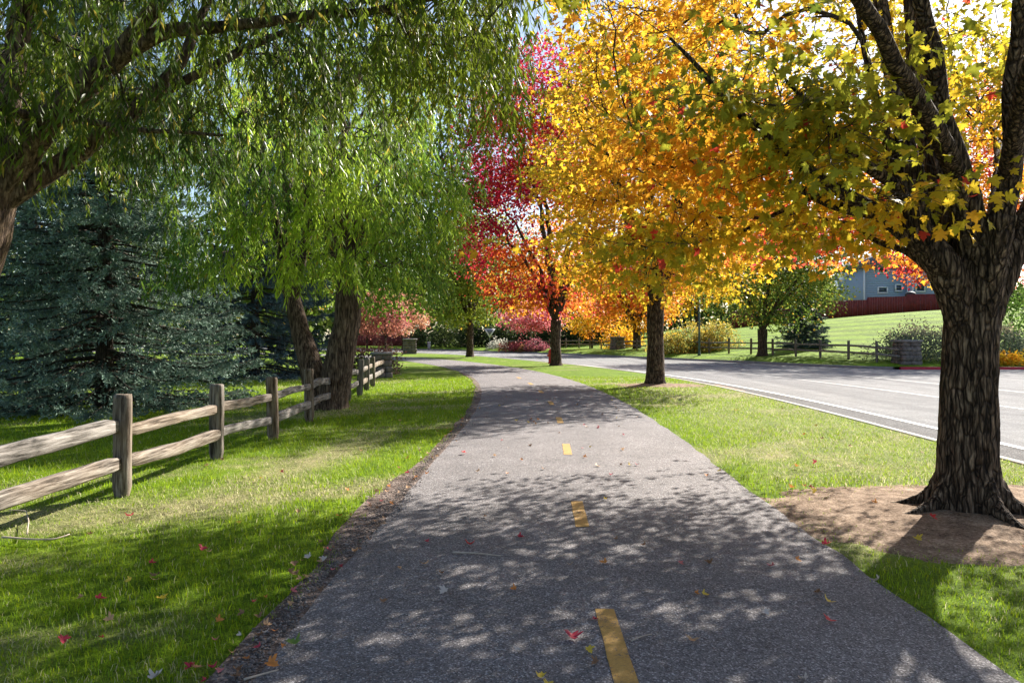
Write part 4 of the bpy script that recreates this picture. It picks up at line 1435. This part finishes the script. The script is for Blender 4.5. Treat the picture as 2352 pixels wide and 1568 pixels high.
rd = np.random.default_rng(404)
n = 26000
x = rd.uniform(-190, 190, n)
y = 138 + 0.0006 * x ** 2 + rd.uniform(0, 22, n)
top = 9 + 8 * noise2(x, y * 0 + 3, 0.07, 8)
zz = rd.random(n) ** 0.8 * top
pos = np.stack([x, y, zz], -1)
V, F, _ = place_leaves(pos, rd.standard_normal((n, 3)), rd.standard_normal((n, 3)) + np.array([0, -0.4, 0.5]), 1.3 + 0.8 * rd.random(n), TM_QUAD)
cw_ = np.array([0.07, 0.11, 0.02]) * (0.5 + 0.9 * noise2(x, zz, 0.15, 4)[:, None]) * (0.7 + 0.6 * rd.random((n, 1)))
o = mk("distant_wood", V, F, M['leaf_far'], col=np.repeat(cw_, 4, 0), kind="stuff")
tag(o, "far off belt of green woodland behind all the trees", "woodland")


# ------------------------------------------------------------------ split rail fences
def rail_mesh(a, b, h, w, seed, n=12, sides=8):
    rng = np.random.default_rng(seed)
    t = np.linspace(0, 1, n)
    a, b = np.asarray(a, float), np.asarray(b, float)
    P = a + (b - a) * t[:, None]
    sag = (noise(np.stack([t * 2.2, t * 0 + seed, t * 0], -1), 3) - 0.5) * 0.05
    lat = (noise(np.stack([t * 2.2, t * 0 + seed, t * 0 + 9], -1), 4) - 0.5) * 0.04
    e = np.minimum(1, np.minimum(t, 1 - t) * 9 + 0.62)
    T = norm(b - a)
    U = norm(np.cross(T, [0, 0, 1.0]))
    N = np.cross(U, T)
    sec = np.array([(1, -.78), (1, .78), (.72, 1), (-.72, 1), (-1, .78), (-1, -.78), (-.72, -1), (.72, -1)], float)
    V = np.empty((n, sides, 3))
    for i in range(n):
        j = 1 + 0.16 * (rng.random(sides) - 0.5)
        V[i] = P[i] + N * (sag[i]) + U * lat[i] + (U * (sec[:, 0] * w * 0.5)[:, None] + N * (sec[:, 1] * h * 0.5 * e[i])[:, None]) * j[:, None]
    i, s = np.meshgrid(np.arange(n - 1), np.arange(sides), indexing='ij')
    q = np.stack([i * sides + s, i * sides + (s + 1) % sides, (i + 1) * sides + (s + 1) % sides, (i + 1) * sides + s], -1).reshape(-1, 4)
    return V.reshape(-1, 3), [q, np.arange(sides)[None, ::-1], (np.arange(sides) + (n - 1) * sides)[None]]


def post_mesh(c, H, wx, wy, rz, seed, lean=0.02):
    rng = np.random.default_rng(seed)
    n = 9
    zs = np.array([-0.15, 0.0, 0.1, 0.25, 0.4, 0.6, 0.8, 0.96, 1.0]) * H
    ang = np.arange(12) * 2 * pi / 12
    sq = 1 / np.maximum(np.abs(np.cos(ang)), np.abs(np.sin(ang))) ** 0.98
    jj = 1 + 0.08 * (rng.random(12) - 0.5)
    V = []
    lx, ly = lean * rng.standard_normal(2)
    for i, z in enumerate(zs):
        k = (1.0 - 0.22 * (z < 0.05 * H) - 0.08 * (i == n - 1)) * (0.97 + 0.06 * rng.random())
        x = np.cos(ang) * wx / 2 * sq * jj * k * (1 + 0.05 * (rng.random(12) - 0.5)) + lx * z
        y = np.sin(ang) * wy / 2 * sq * jj * k * (1 + 0.05 * (rng.random(12) - 0.5)) + ly * z
        zz = z + (0.02 * (rng.random(12) - 0.5) if i == n - 1 else 0) * np.ones(12)
        cr, sr = math.cos(rz), math.sin(rz)
        V.append(np.stack([x * cr - y * sr + c[0], x * sr + y * cr + c[1], zz + c[2]], -1))
    V = np.concatenate(V)
    i, s = np.meshgrid(np.arange(n - 1), np.arange(12), indexing='ij')
    q = np.stack([i * 12 + s, i * 12 + (s + 1) % 12, (i + 1) * 12 + (s + 1) % 12, (i + 1) * 12 + s], -1).reshape(-1, 4)
    return V, [q, (np.arange(12) + (n - 1) * 12)[None]]


def rail_fence(label, pts, H, heights, rh, rw_, pw, seed, skip=()):
    t = thing("split_rail_fence", label, "fence", pts[0])
    pts = np.asarray(pts, float)
    for i, p in enumerate(pts):
        d = pts[min(i + 1, len(pts) - 1)] - pts[max(i - 1, 0)]
        rz = math.atan2(d[1], d[0])
        if i not in skip:
            V, F = post_mesh(p, H * (0.96 + 0.08 * random.Random(seed + i).random()), pw[0], pw[1], rz + pi / 2, seed + i)
            mk("post", V, F, M['shaded_post_wood'], t)
    for i in range(len(pts) - 1):
        d = norm(pts[i + 1] - pts[i])
        sd_ = np.cross(d, [0, 0, 1.0])
        for j, h in enumerate(heights):
            rr = random.Random(seed * 7 + i * 3 + j)
            o = 0.022 * (1 if i % 2 else -1)
            a = pts[i] - d * 0.03 + sd_ * o + np.array([0, 0, h + 0.03 * (rr.random() - .5)])
            b = pts[i + 1] + d * 0.03 + sd_ * o + np.array([0, 0, h + 0.05 * (rr.random() - .5)])
            V, F = rail_mesh(a, b, rh * (0.85 + 0.3 * rr.random()), rw_, seed * 13 + i * 5 + j)
            mk("rail", V, F, M['rail_wood'], t)
    return t


fp = [(-4.0, 5.05, 0), gpx(280, 1140), gpx(497, 1055), gpx(628, 1009), gpx(710, 968), gpx(762, 940), gpx(799, 921), gpx(826, 909), gpx(842, 897), gpx(856, 888), (-5.05, 28.9, 0)]
rail_fence("weathered two rail wooden fence on the left lawn beside the path", fp, 1.0, (0.33, 0.68), 0.135, 0.07, (0.165, 0.12), 5, skip=(10,))
fx = [2066, 2014, 1949, 1884, 1828, 1775, 1725, 1674, 1629, 1581, 1541, 1500, 1463, 1432]
fd = [41.5, 42.5, 44.5, 47, 49.6, 52, 54.5, 57, 59.5, 62.2, 64.8, 67.6, 71, 74.0]
fpts = [np.array([gx(x, d), d, hz(gx(x, d), d)]) for x, d in zip(fx, fd)]
rail_fence("dark two rail wooden fence across the road, right of the far pillar", fpts, 1.18, (0.45, 0.85), 0.12, 0.08, (0.15, 0.13), 55, skip=(0, 13))
fx = [1402, 1381, 1355, 1330, 1300, 1262, 1225, 1190, 1158]
fd = [76.5, 79, 82, 85, 88, 91, 93.5, 95.5, 97]
fpts = [np.array([gx(x, d), d, hz(gx(x, d), d)]) for x, d in zip(fx, fd)]
rail_fence("weathered rail fence before the dark hedge, left of the far pillar", fpts, 1.18, (0.45, 0.85), 0.12, 0.08, (0.15, 0.13), 56, skip=(0,))

# ------------------------------------------------------------------ stone pillars and boulders
M['stone'] = simple("pillar_stone", (0.15, 0.125, 0.115), 0.9, 0.55, 5, 0.03)
M['stone_cap'] = simple("pillar_cap_stone", (0.22, 0.2, 0.195), 0.9, 0.35, 6, 0.02)
M['mortar'] = simple("mortar", (0.09, 0.075, 0.07), 0.95, 0.3, 12, 0.01)


def rough_block(c, s, seed, rz=0.0, amp=0.14):
    """a hewn block: subdivided box with rounded, uneven faces"""
    rng = np.random.default_rng(seed)
    n = 4
    g_ = np.linspace(-1, 1, n)
    pts, idx = [], {}
    faces = []
    for ax in range(3):
        for sg in (-1, 1):
            ids = np.empty((n, n), int)
            for i in range(n):
                for j in range(n):
                    p = [0, 0, 0]
                    p[ax] = sg
                    p[(ax + 1) % 3] = g_[i]
                    p[(ax + 2) % 3] = g_[j]
                    kx = tuple(round(q, 3) for q in p)
                    if kx not in idx:
                        idx[kx] = len(pts)
                        pts.append(p)
                    ids[i, j] = idx[kx]
            for i in range(n - 1):
                for j in range(n - 1):
                    q = [ids[i, j], ids[i + 1, j], ids[i + 1, j + 1], ids[i, j + 1]]
                    faces.append(q if sg > 0 else q[::-1])
    P = np.array(pts, float)
    P = P * (1 - 0.045 * (np.abs(P) > 0.9).sum(1, keepdims=True).clip(1, 3) + 0.045)
    P *= 1 + amp * (noise(P * 1.6 + seed * 3.1, seed)[:, None] - 0.5) * 2
    P = P * np.asarray(s) / 2
    cr, sr = math.cos(rz), math.sin(rz)
    P = np.stack([P[:, 0] * cr - P[:, 1] * sr, P[:, 0] * sr + P[:, 1] * cr, P[:, 2]], -1) + np.asarray(c, float)
    return P, np.array(faces)


def pillar(label, base, w, H, seed, rz=0.0):
    rng = np.random.default_rng(seed)
    base = np.asarray(base, float)
    t = thing("stone_pillar", label, "pillar", base, "stone pillars of the rail fences")
    V, F = box(base + [0, 0, H * 0.46 - 0.05], (w * 0.86, w * 0.86, H * 0.92 + 0.1), rz)
    mk("mortar_core", V, F, M['mortar'], t)
    z = -0.06
    k = 0
    cr, sr = math.cos(rz), math.sin(rz)
    while z < H * 0.86:
        h = min(0.2 + 0.16 * rng.random(), H * 0.9 - z)
        if h < 0.1:
            break
        wz = w * (1.1 - 0.14 * z / H)
        sp = 0.35 + 0.3 * rng.random()
        for (x0, x1, yy_) in ((-0.5, -0.5 + sp, -1), (-0.5 + sp, 0.5, -1), (-0.5, 0.5 - sp, 1), (0.5 - sp, 0.5, 1)):
            bw = (x1 - x0) * wz
            cx, cy = (x0 + x1) / 2 * wz, yy_ * wz * 0.26
            V, F = rough_block(base + [cx * cr - cy * sr, cx * sr + cy * cr, z + h / 2], (bw * 1.0, wz * 0.5, h * 1.03), seed * 31 + k, rz, 0.1)
            mk("stone", V, F, M['stone'], t)
            k += 1
        z += h
    V, F = rough_block(base + [0, 0, H * 0.95], (w * 1.18, w * 1.18, H * 0.1), seed + 991, rz, 0.07)
    mk("cap_stone", V, F, M['stone_cap'], t)


pillar("rough stone pillar at the end of the near rail fence", (-5.2, 29.5, 0), 0.72, 1.02, 1, 0.3)
pillar("broad pale stone pillar on the grass where the path bends away", (gx(941, 72.5), 72.5, 0), 1.2, 1.5, 2, 0.2)
pillar("dark stone pillar across the road beside the pale shrub", (gx(2093, 41.4), 41.9, hz(gx(2093, 41.4), 41.9)), 1.05, 1.35, 3, 0.1)
pillar("dark stone pillar across the road beside the scarlet tree", (gx(1419, 75), 75.3, hz(gx(1419, 75), 75.3)), 1.05, 1.3, 4, 0.4)
V, F = rough_block((gx(1068, 104), 104.2, 0.28), (1.5, 1.0, 0.8), 77, 0.2, 0.25)
tag(mk("boulder", V, F, M['stone'], smooth=True), "low grey boulder beyond the far bend left of farthest verge maple", "boulder")

# ------------------------------------------------------------------ small street furniture
M['red_paint'] = simple("red_enamel", (0.42, 0.012, 0.03), 0.4, 0.15, 8, 0, 0.5)
M['white_metal'] = simple("white_metal", (0.75, 0.76, 0.78), 0.5, 0.08, 8)
M['grey_metal'] = simple("grey_metal", (0.3, 0.31, 0.33), 0.5, 0.12, 8)
M['green_metal'] = simple("green_metal", (0.03, 0.075, 0.06), 0.45, 0.2, 8)
hb = np.array([gx(1264.5, 45.5), 45.5, 0.0])
hy = thing("fire_hydrant", "red fire hydrant beside the crimson maple trunk", "hydrant", hb)
V, F = lathe([(0.17, -0.05), (0.17, 0.05), (0.13, 0.06), (0.13, 0.6), (0.155, 0.62), (0.155, 0.68), (0.13, 0.7), (0.12, 0.8), (0.08, 0.88), (0.03, 0.9)], 16, hb)
mk("barrel", V, F, M['red_paint'], hy, smooth=True)
for s in (-1, 1):
    V, F = tubes(np.array([[hb + [s * 0.1, 0, 0.5], hb + [s * 0.2, 0, 0.5], hb + [s * 0.21, 0, 0.5]]]), np.array([[0.055, 0.055, 0.04]]), 10, cap=True)
    mk("outlet_cap", V, F, M['red_paint'], hy)
V, F = lathe([(0.028, 0.88), (0.028, 0.97), (0.01, 0.98)], 6, hb)
mk("operating_nut", V, F, M['white_metal'], hy)
pb = np.array([gx(1606, 57), 57, hz(gx(1606, 57), 57)])
pl = thing("green_pole", "slim dark green metal pole between the yellow shrubs and the road", "pole", pb)
V, F = lathe([(0.13, -0.05), (0.13, 0.08), (0.085, 0.12), (0.08, 0.5), (0.06, 4.6)], 12, pb)
mk("shaft", V, F, M['green_metal'], pl, smooth=True)
V, F = lathe([(0.07, 4.6), (0.17, 4.68), (0.2, 4.95), (0.16, 5.05), (0.03, 5.15)], 12, pb)
mk("lamp_head", V, F, M['green_metal'], pl, smooth=True)
# triangular sign; the white border paints in the glow along its edge
yb = np.array([gx(1125, 88), 88.0, 0.2])
yb = np.array([gx(1125, 88), 95.0, 0.1])
yb[0] = gx(1125, 95)
ys_ = thing("yield_sign", "triangular sign pointing down, edge glow painted white, before the dark hedge", "sign", yb)
V, F = box(yb + [0, 0.05, 1.15], (0.07, 0.05, 2.5))
mk("post", V, F, M['grey_metal'], ys_)


def tri_plate(r, y0, y1, zc):
    a = [pi * 7 / 6 + pi, pi / 6 + pi / 2 + pi / 6, -pi / 2]
    pts = np.array([(-r * 0.92, 0.55 * r), (r * 0.92, 0.55 * r), (0, -r)])
    V = np.array([(p[0], y, p[1] + zc) for y in (y0, y1) for p in pts]) + yb
    return V, [np.array([[0, 1, 2], [5, 4, 3]]), np.array([[0, 3, 4, 1], [1, 4, 5, 2], [2, 5, 3, 0]])]


V, F = tri_plate(0.78, -0.01, 0.015, 2.2)
pt = mk("sign_plate", V, F, M['white_metal'], ys_)
V, F = tri_plate(0.5, -0.018, -0.012, 2.24)
mk("sign_panel", V, F, simple("sign_grey", (0.16, 0.17, 0.2), 0.6, 0.1), ys_)
# utility pedestal at the far bend
ub = np.array([gx(985, 101), 101.2, 0.0])
up_ = thing("utility_box", "slim grey utility post at the far roadside", "utility box", ub)
V, F = box(ub + [0, 0, 0.45], (0.36, 0.3, 1.0))
mk("cabinet", V, F, M['grey_metal'], up_)
V, F = box(ub + [0, 0, 0.985], (0.44, 0.38, 0.08))
mk("lid", V, F, M['white_metal'], up_)
# red and white marker at the right edge
mb = np.array([gx(2349, 41.4), 40.9, 0.02])
mp = thing("marker_post", "red marker post with white top behind the red kerb at the right edge", "post", mb)
V, F = lathe([(0.07, -0.05), (0.07, 1.6), (0.065, 1.62)], 10, mb)
mk("shaft", V, F, M['red_paint'], mp, smooth=True)
V, F = lathe([(0.075, 1.62), (0.075, 2.05), (0.03, 2.12)], 10, mb)
mk("white_cap", V, F, M['white_metal'], mp, smooth=True)

# ------------------------------------------------------------------ red board fences
M['red_wood'] = simple("red_stained_boards", (0.17, 0.026, 0.022), 0.7, 0.3, 3)


def board_fence(label, pts, H, seed, steps=True):
    pts = np.asarray(pts, float)
    t = thing("board_fence", label, "fence", pts[0])
    rr = random.Random(seed)
    for k in range(len(pts) - 1):
        a, b = pts[k], pts[k + 1]
        Ln = float(np.linalg.norm((b - a)[:2]))
        n = max(1, int(Ln / 0.24))
        rz = math.atan2(b[1] - a[1], b[0] - a[0])
        nrm_ = np.array([math.sin(rz), -math.cos(rz), 0])
        panels = max(1, round(Ln / 5.0))
        for i in range(n):
            f = (i + 0.5) / n
            p = a + (b - a) * f
            pf = (int(f * panels) + 0.5) / panels
            zt = (a + (b - a) * pf)[2] + H
            zb = p[2] - 0.1
            V, F = box([p[0] + nrm_[0] * 0.012 * (i % 2), p[1] + nrm_[1] * 0.012 * (i % 2), (zt + zb) / 2 + 0.02 * rr.random()], (Ln / n * 0.97, 0.03, zt - zb), rz)
            mk("board", V, F, M['red_wood'], t)
        for i in range(panels + 1):
            p = a + (b - a) * (i / panels)
            V, F = box([p[0] + nrm_[0] * 0.09, p[1] + nrm_[1] * 0.09, p[2] + H / 2], (0.12, 0.12, H + 0.1), rz)
            mk("post", V, F, M['red_wood'], t)
    return t


bf = [(50, 77.0), (42.5, 79.5), (36, 84), (27.5, 93)]
bf = [(x, y, hz(x, y)) for x, y in bf]
board_fence("red stained board fence along the top of the grassy bank", bf, 1.85, 3)
bl = [(gx(x, 108), 118 if x < 900 else 116, 0.02) for x in (780, 985)]
bl = [(-27, 119, 0), (-13.5, 114, 0)]
board_fence("red board fence behind the small pink trees at the far bend", bl, 2.0, 4)

# ------------------------------------------------------------------ house on the bank
M['siding'] = simple("blue_grey_siding", (0.33, 0.43, 0.56), 0.7, 0.06, 4)
M['trim'] = simple("white_trim", (0.75, 0.77, 0.8), 0.6, 0.05, 4)
M['roofing'] = simple("grey_shingles", (0.14, 0.13, 0.13), 0.9, 0.3, 8)
M['glass'] = simple("window_glass", (0.03, 0.05, 0.07), 0.08, 0.2, 2, 0, 0.8)
M['black'] = simple("black_cover", (0.02, 0.02, 0.022), 0.6, 0.3, 6)
DH = 98.0
hx0, hx1 = gx(1985, DH), gx(2190, DH)
hz0 = hz(52, DH)
hs = thing("house", "pale blue house with white trimmed windows above the red board fence", "house", ((hx0 + hx1) / 2, DH + 4, hz0))
lap = 0.24
nl = int(6.2 / lap)
xm = gx(2085, DH)
for (xa, xb, yf) in ((hx0, xm, DH), (xm, hx1, DH - 1.2)):
    V, F = box([(xa + xb) / 2, yf + 4.5, hz0 + 3.0], (xb - xa, 8.9, 6.4))
    wall = mk("wall", V, F, M['siding'], hs)
    for i in range(nl):
        V, F = box([(xa + xb) / 2, yf + 0.03 - 0.0, hz0 + 0.1 + i * lap], (xb - xa + 0.02, 0.045, lap * 0.9))
        mk("siding_board", V, F, M['siding'], wall)
    for xx in (xa, xb):
        V, F = box([xx, yf - 0.02, hz0 + 3.0], (0.2, 0.12, 6.3))
        mk("corner_trim", V, F, M['trim'], wall)
    xc = (xa + xb) / 2
    zt = hz0 + 6.2
    w_ = (xb - xa) / 2 + 0.5
    V = np.array([(xc - w_, yf - 0.5, zt), (xc + w_, yf - 0.5, zt), (xc, yf - 0.5, zt + 2.2), (xc - w_, yf + 9.5, zt), (xc + w_, yf + 9.5, zt), (xc, yf + 9.5, zt + 2.2)])
    mk("roof", V, [np.array([[0, 1, 2], [5, 4, 3]]), np.array([[0, 2, 5, 3], [1, 4, 5, 2], [0, 3, 4, 1]])], M['roofing'], hs)


def house_window(x0, x1, y0, y1, yf):
    cx, w_ = gx((x0 + x1) / 2, yf), gx(x1, yf) - gx(x0, yf)
    zt, zb = CAM_H - (y0 - HY) / F_PX * yf, CAM_H - (y1 - HY) / F_PX * yf
    V, F = box([cx, yf - 0.03, (zt + zb) / 2], (w_, 0.06, zt - zb))
    wn = mk("window", V, F, M['glass'], hs)
    for (c, s) in (([cx, yf - 0.06, zt + 0.08], (w_ + 0.36, 0.12, 0.16)), ([cx, yf - 0.06, zb - 0.08], (w_ + 0.36, 0.14, 0.16)), ([cx - w_ / 2 - 0.09, yf - 0.06, (zt + zb) / 2], (0.18, 0.11, zt - zb - 0.01)), ([cx + w_ / 2 + 0.09, yf - 0.06, (zt + zb) / 2], (0.18, 0.11, zt - zb - 0.01))):
        V, F = box(c, s)
        mk("frame", V, F, M['trim'], wn)


house_window(2018, 2036, 661, 671, DH - 0.05)
house_window(2058, 2070, 655, 667, DH - 0.05)
house_window(2105, 2122, 640, 668, DH - 1.25)
house_window(2018, 2036, 600, 625, DH - 0.05)
house_window(2135, 2150, 600, 625, DH - 1.25)
gb = np.array([gx(2097, 86), 86.5, hz(gx(2097, 86), 86.5)])
gr = thing("covered_grill", "black covered grill showing over the red fence before the house", "grill", gb)
V, F = box(gb + [0, 0, 0.95], (1.0, 0.6, 2.1))
mk("cart", V, F, M['black'], gr)
V, F = lathe([(0.62, 1.95), (0.6, 2.15), (0.45, 2.35), (0.15, 2.45)], 14, gb)
mk("lid", V, F, M['black'], gr, smooth=True)

# ------------------------------------------------------------------ fallen leaves, twigs, pebbles
rf = np.random.default_rng(99)
CURL = (TM_MAPLE[0] * np.array([1, 1, 1.0]) + np.stack([0 * TM_MAPLE[0][:, 0], 0 * TM_MAPLE[0][:, 0], 1.3 * TM_MAPLE[0][:, 0] ** 2 + 0.6 * (TM_MAPLE[0][:, 1] - 0.4) ** 2], -1), TM_MAPLE[1])
fallen_cols = {'brown': (0.24, 0.13, 0.07), 'crimson': (0.45, 0.03, 0.06), 'pink': (0.55, 0.16, 0.17), 'tan': (0.5, 0.3, 0.16), 'orange': (0.6, 0.22, 0.05), 'pale': (0.55, 0.47, 0.42), 'green': (0.14, 0.22, 0.04), 'red': (0.6, 0.05, 0.05), 'yellow': (0.6, 0.42, 0.05)}
fm = {k: mesh_data("fallen_leaf", CURL[0] - [0, 0.35, 0], CURL[1], M['dry_leaf'], np.repeat(np.array([c]), len(CURL[0]), 0)) for k, c in fallen_cols.items()}


def ground_z(x, y):
    if abs(x - float(path_x(y))) < 1.75:
        return 0.036
    if float(dirt_r(np.array([x]), np.array([y]))[0]) < 0.9:
        return 0.03 + 0.05 * math.exp(-((x - T1[0]) ** 2 + (y - T1[1]) ** 2) / 1.69) + 0.07 * math.exp(-((x - T1[0]) ** 2 + (y - T1[1]) ** 2) / 0.3)
    return 0.022 if x > 2 or x < float(path_x(y)) - 2.1 else 0.03


def fallen(x, y, k, size, label, group=None, lift=0.0):
    o = bpy.data.objects.new("fallen_leaf", fm[k])
    C.objects.link(o)
    o.location = (x, y, ground_z(x, y) + lift)
    o.rotation_euler = (0.3 * rf.standard_normal(), 0.3 * rf.standard_normal(), rf.random() * 6.28)
    o.scale = (size * (0.8 + 0.4 * rf.random()), size, size * (0.6 + 0.6 * rf.random()))
    tag(o, label, "leaf", group)
    return o


special = [(1315, 1470, 'crimson', 0.11, "large crumpled crimson leaf on the asphalt left of the nearest yellow dash"), (1080, 1255, 'red', 0.1, "red leaf on the shaded asphalt above the thin stick"), (1770, 1305, 'pink', 0.08, "pink leaf on the shaded right half of the path"),
           (1905, 1431, 'red', 0.09, "pink red leaf near the right path edge by the lower grass"), (1590, 1478, 'tan', 0.085, "curled tan orange leaf right of the nearest yellow dash"), (145, 1470, 'crimson', 0.1, "dark pink leaf in the grass near the lower left corner"),
           (232, 1464, 'red', 0.06, "small red leaf in the grass at lower left"), (250, 1424, 'tan', 0.1, "tan leaf lying on the shaded grass at lower left"), (626, 1533, 'orange', 0.09, "orange brown leaf on the asphalt at the bottom left path edge"),
           (360, 1553, 'pale', 0.12, "pale folded leaf in the grass at the bottom edge"), (1066, 1042, 'red', 0.12, "red leaf at the left path edge in full sun"), (672, 1484, 'green', 0.1, "long green leaf on the asphalt near the left path edge"), (2015, 1333, 'pale', 0.08, "small white leaf standing at the right path edge by the grass"),
           (1190, 1500, 'pale', 0.06, "small pale leaf just left of the crumpled crimson leaf"), (1310, 1302, 'tan', 0.05, "tiny tan leaf right of the thin stick")]
for x, y, k, s, lab in special:
    p = gpx(x, y, 0.03)
    fallen(p[0], p[1], k, s * (0.5 if x < 500 else 0.68), lab, lift=0.012)
for i in range(85):
    y = 3.2 * (20 / 3.2) ** rf.random()
    x = float(path_x(y)) + rf.uniform(-1.7, 1.75)
    k = rf.choice(['crimson', 'pink', 'tan', 'pale', 'brown', 'pale', 'orange', 'brown', 'yellow'])
    fallen(x, y, k, 0.03 + 0.028 * rf.random(), "small dry leaf scattered on the open asphalt path", "leaves scattered on the path", 0.006)
for i in range(110):
    y = 3.0 * (15 / 3.0) ** rf.random()
    x = float(path_x(y)) - 1.83 - float(edge_w(np.array(y))) * 0.4 + 0.13 * rf.standard_normal()
    k = rf.choice(['crimson', 'pink', 'tan', 'pale', 'brown', 'tan', 'orange', 'brown'])
    fallen(x, y, k, 0.025 + 0.03 * rf.random(), "small dry leaf in the litter along the left path edge", "leaves along the left path edge", 0.006)
for i in range(32):
    x, y = 4.4 + rf.uniform(-2.0, 2.6), 6.6 + rf.uniform(-1.2, 1.2)
    if math.hypot(x - T1[0], y - T1[1]) < 0.6:
        continue
    fallen(x, y, rf.choice(['red', 'orange', 'tan', 'crimson', 'yellow']), 0.05 + 0.03 * rf.random(), "small coloured leaf on the bare soil under the nearest maple", "leaves on the bare soil", 0.004)
for i in range(60):
    y = 3.8 * (20 / 3.8) ** (rf.random() ** 0.7)
    left = rf.random() < 0.55
    x = rf.uniform(-0.6 * y, -1.9) if left else rf.uniform(2.9, 6.2)
    if (not left and y < 8.2) or x < -4.5:
        continue
    fallen(x, y, rf.choice(['brown', 'orange', 'tan', 'crimson', 'yellow', 'tan']), 0.035 + 0.03 * rf.random(), "small autumn leaf resting on the sunny turf", "leaves on the turf", 0.018)

M['pale_twig'] = simple("dry_twig", (0.4, 0.33, 0.27), 0.8, 0.2, 20)


def twig(label, pix, r, z=0.04):
    P = np.array([gpx(x, y, 0.03) for x, y in pix])
    P[:, 2] = z
    o0 = P[0].copy()
    Q, rr = resample(P, np.linspace(r, r * 0.5, len(P)), 0.03)
    Q[:, 2] += 0.008 * (noise(Q * 9, 3) - 0.3)
    V, F = tubes((Q - o0)[None], rr[None], 6, cap=True)
    o = obj("twig", mesh_data("twig", V, F, M['pale_twig'], smooth=True))
    o.location = o0
    tag(o, label, "twig")


twig("thin bare stick lying across the shaded asphalt below the red leaf", [(1040, 1271), (1080, 1272), (1150, 1279)], 0.008)
twig("thin pale twig on the asphalt at the bottom left path edge", [(560, 1565), (600, 1553), (640, 1543)], 0.006)
twig("small forked sprig on the asphalt right of the bare stick", [(1262, 1290), (1290, 1278), (1310, 1275)], 0.004)
twig("pale leaf stalk on the asphalt between dash and right edge", [(1450, 1476), (1470, 1466), (1497, 1460)], 0.004)
twig("bleached branch piece on the dry turf at the left edge", [(5, 1240), (60, 1243), (120, 1245), (160, 1232)], 0.009, 0.05)
twig("upright curved dead twig in the turf below the first fence post", [(62, 1235), (66, 1205), (60, 1180), (20, 1178)], 0.006, 0.06)

# loose gravel along the left edge: uncountable
n = 5200
y = 2.8 * (16 / 2.8) ** rf.random(n)
x = path_x(y) - 1.83 + edge_w(y) * rf.normal(0.25, 0.45, n)
s = 0.004 + 0.008 * rf.random(n) ** 2.5
octv = np.array([(1, 0, 0), (-1, 0, 0), (0, 1, 0), (0, -1, 0), (0, 0, 1), (0, 0, -1)], float)
octf = np.array([[0, 2, 4], [2, 1, 4], [1, 3, 4], [3, 0, 4], [2, 0, 5], [1, 2, 5], [3, 1, 5], [0, 3, 5]])
Vg = octv[None] * (0.7 + 0.6 * rf.random((n, 6, 1))) * s[:, None, None] * np.array([1, 1, 0.7]) + np.stack([x, y, np.full(n, 0.019)], -1)[:, None]
Fg = (np.arange(n)[:, None, None] * 6 + octf[None]).reshape(-1, 3)
cg = np.array([0.2, 0.17, 0.155]) * (0.35 + 1.0 * rf.random((n, 1)))
gm = NT("gravel")
at = gm.n("ShaderNodeAttribute", attribute_name="col")
gm.base(at.outputs["Color"])
gm.rough(0.9, 0.2)
o = mk("gravel", Vg.reshape(-1, 3), Fg, gm.m, col=np.repeat(cg, 6, 0), kind="stuff")
tag(o, "loose gravel and crumbs along the left edge of the path", "gravel")
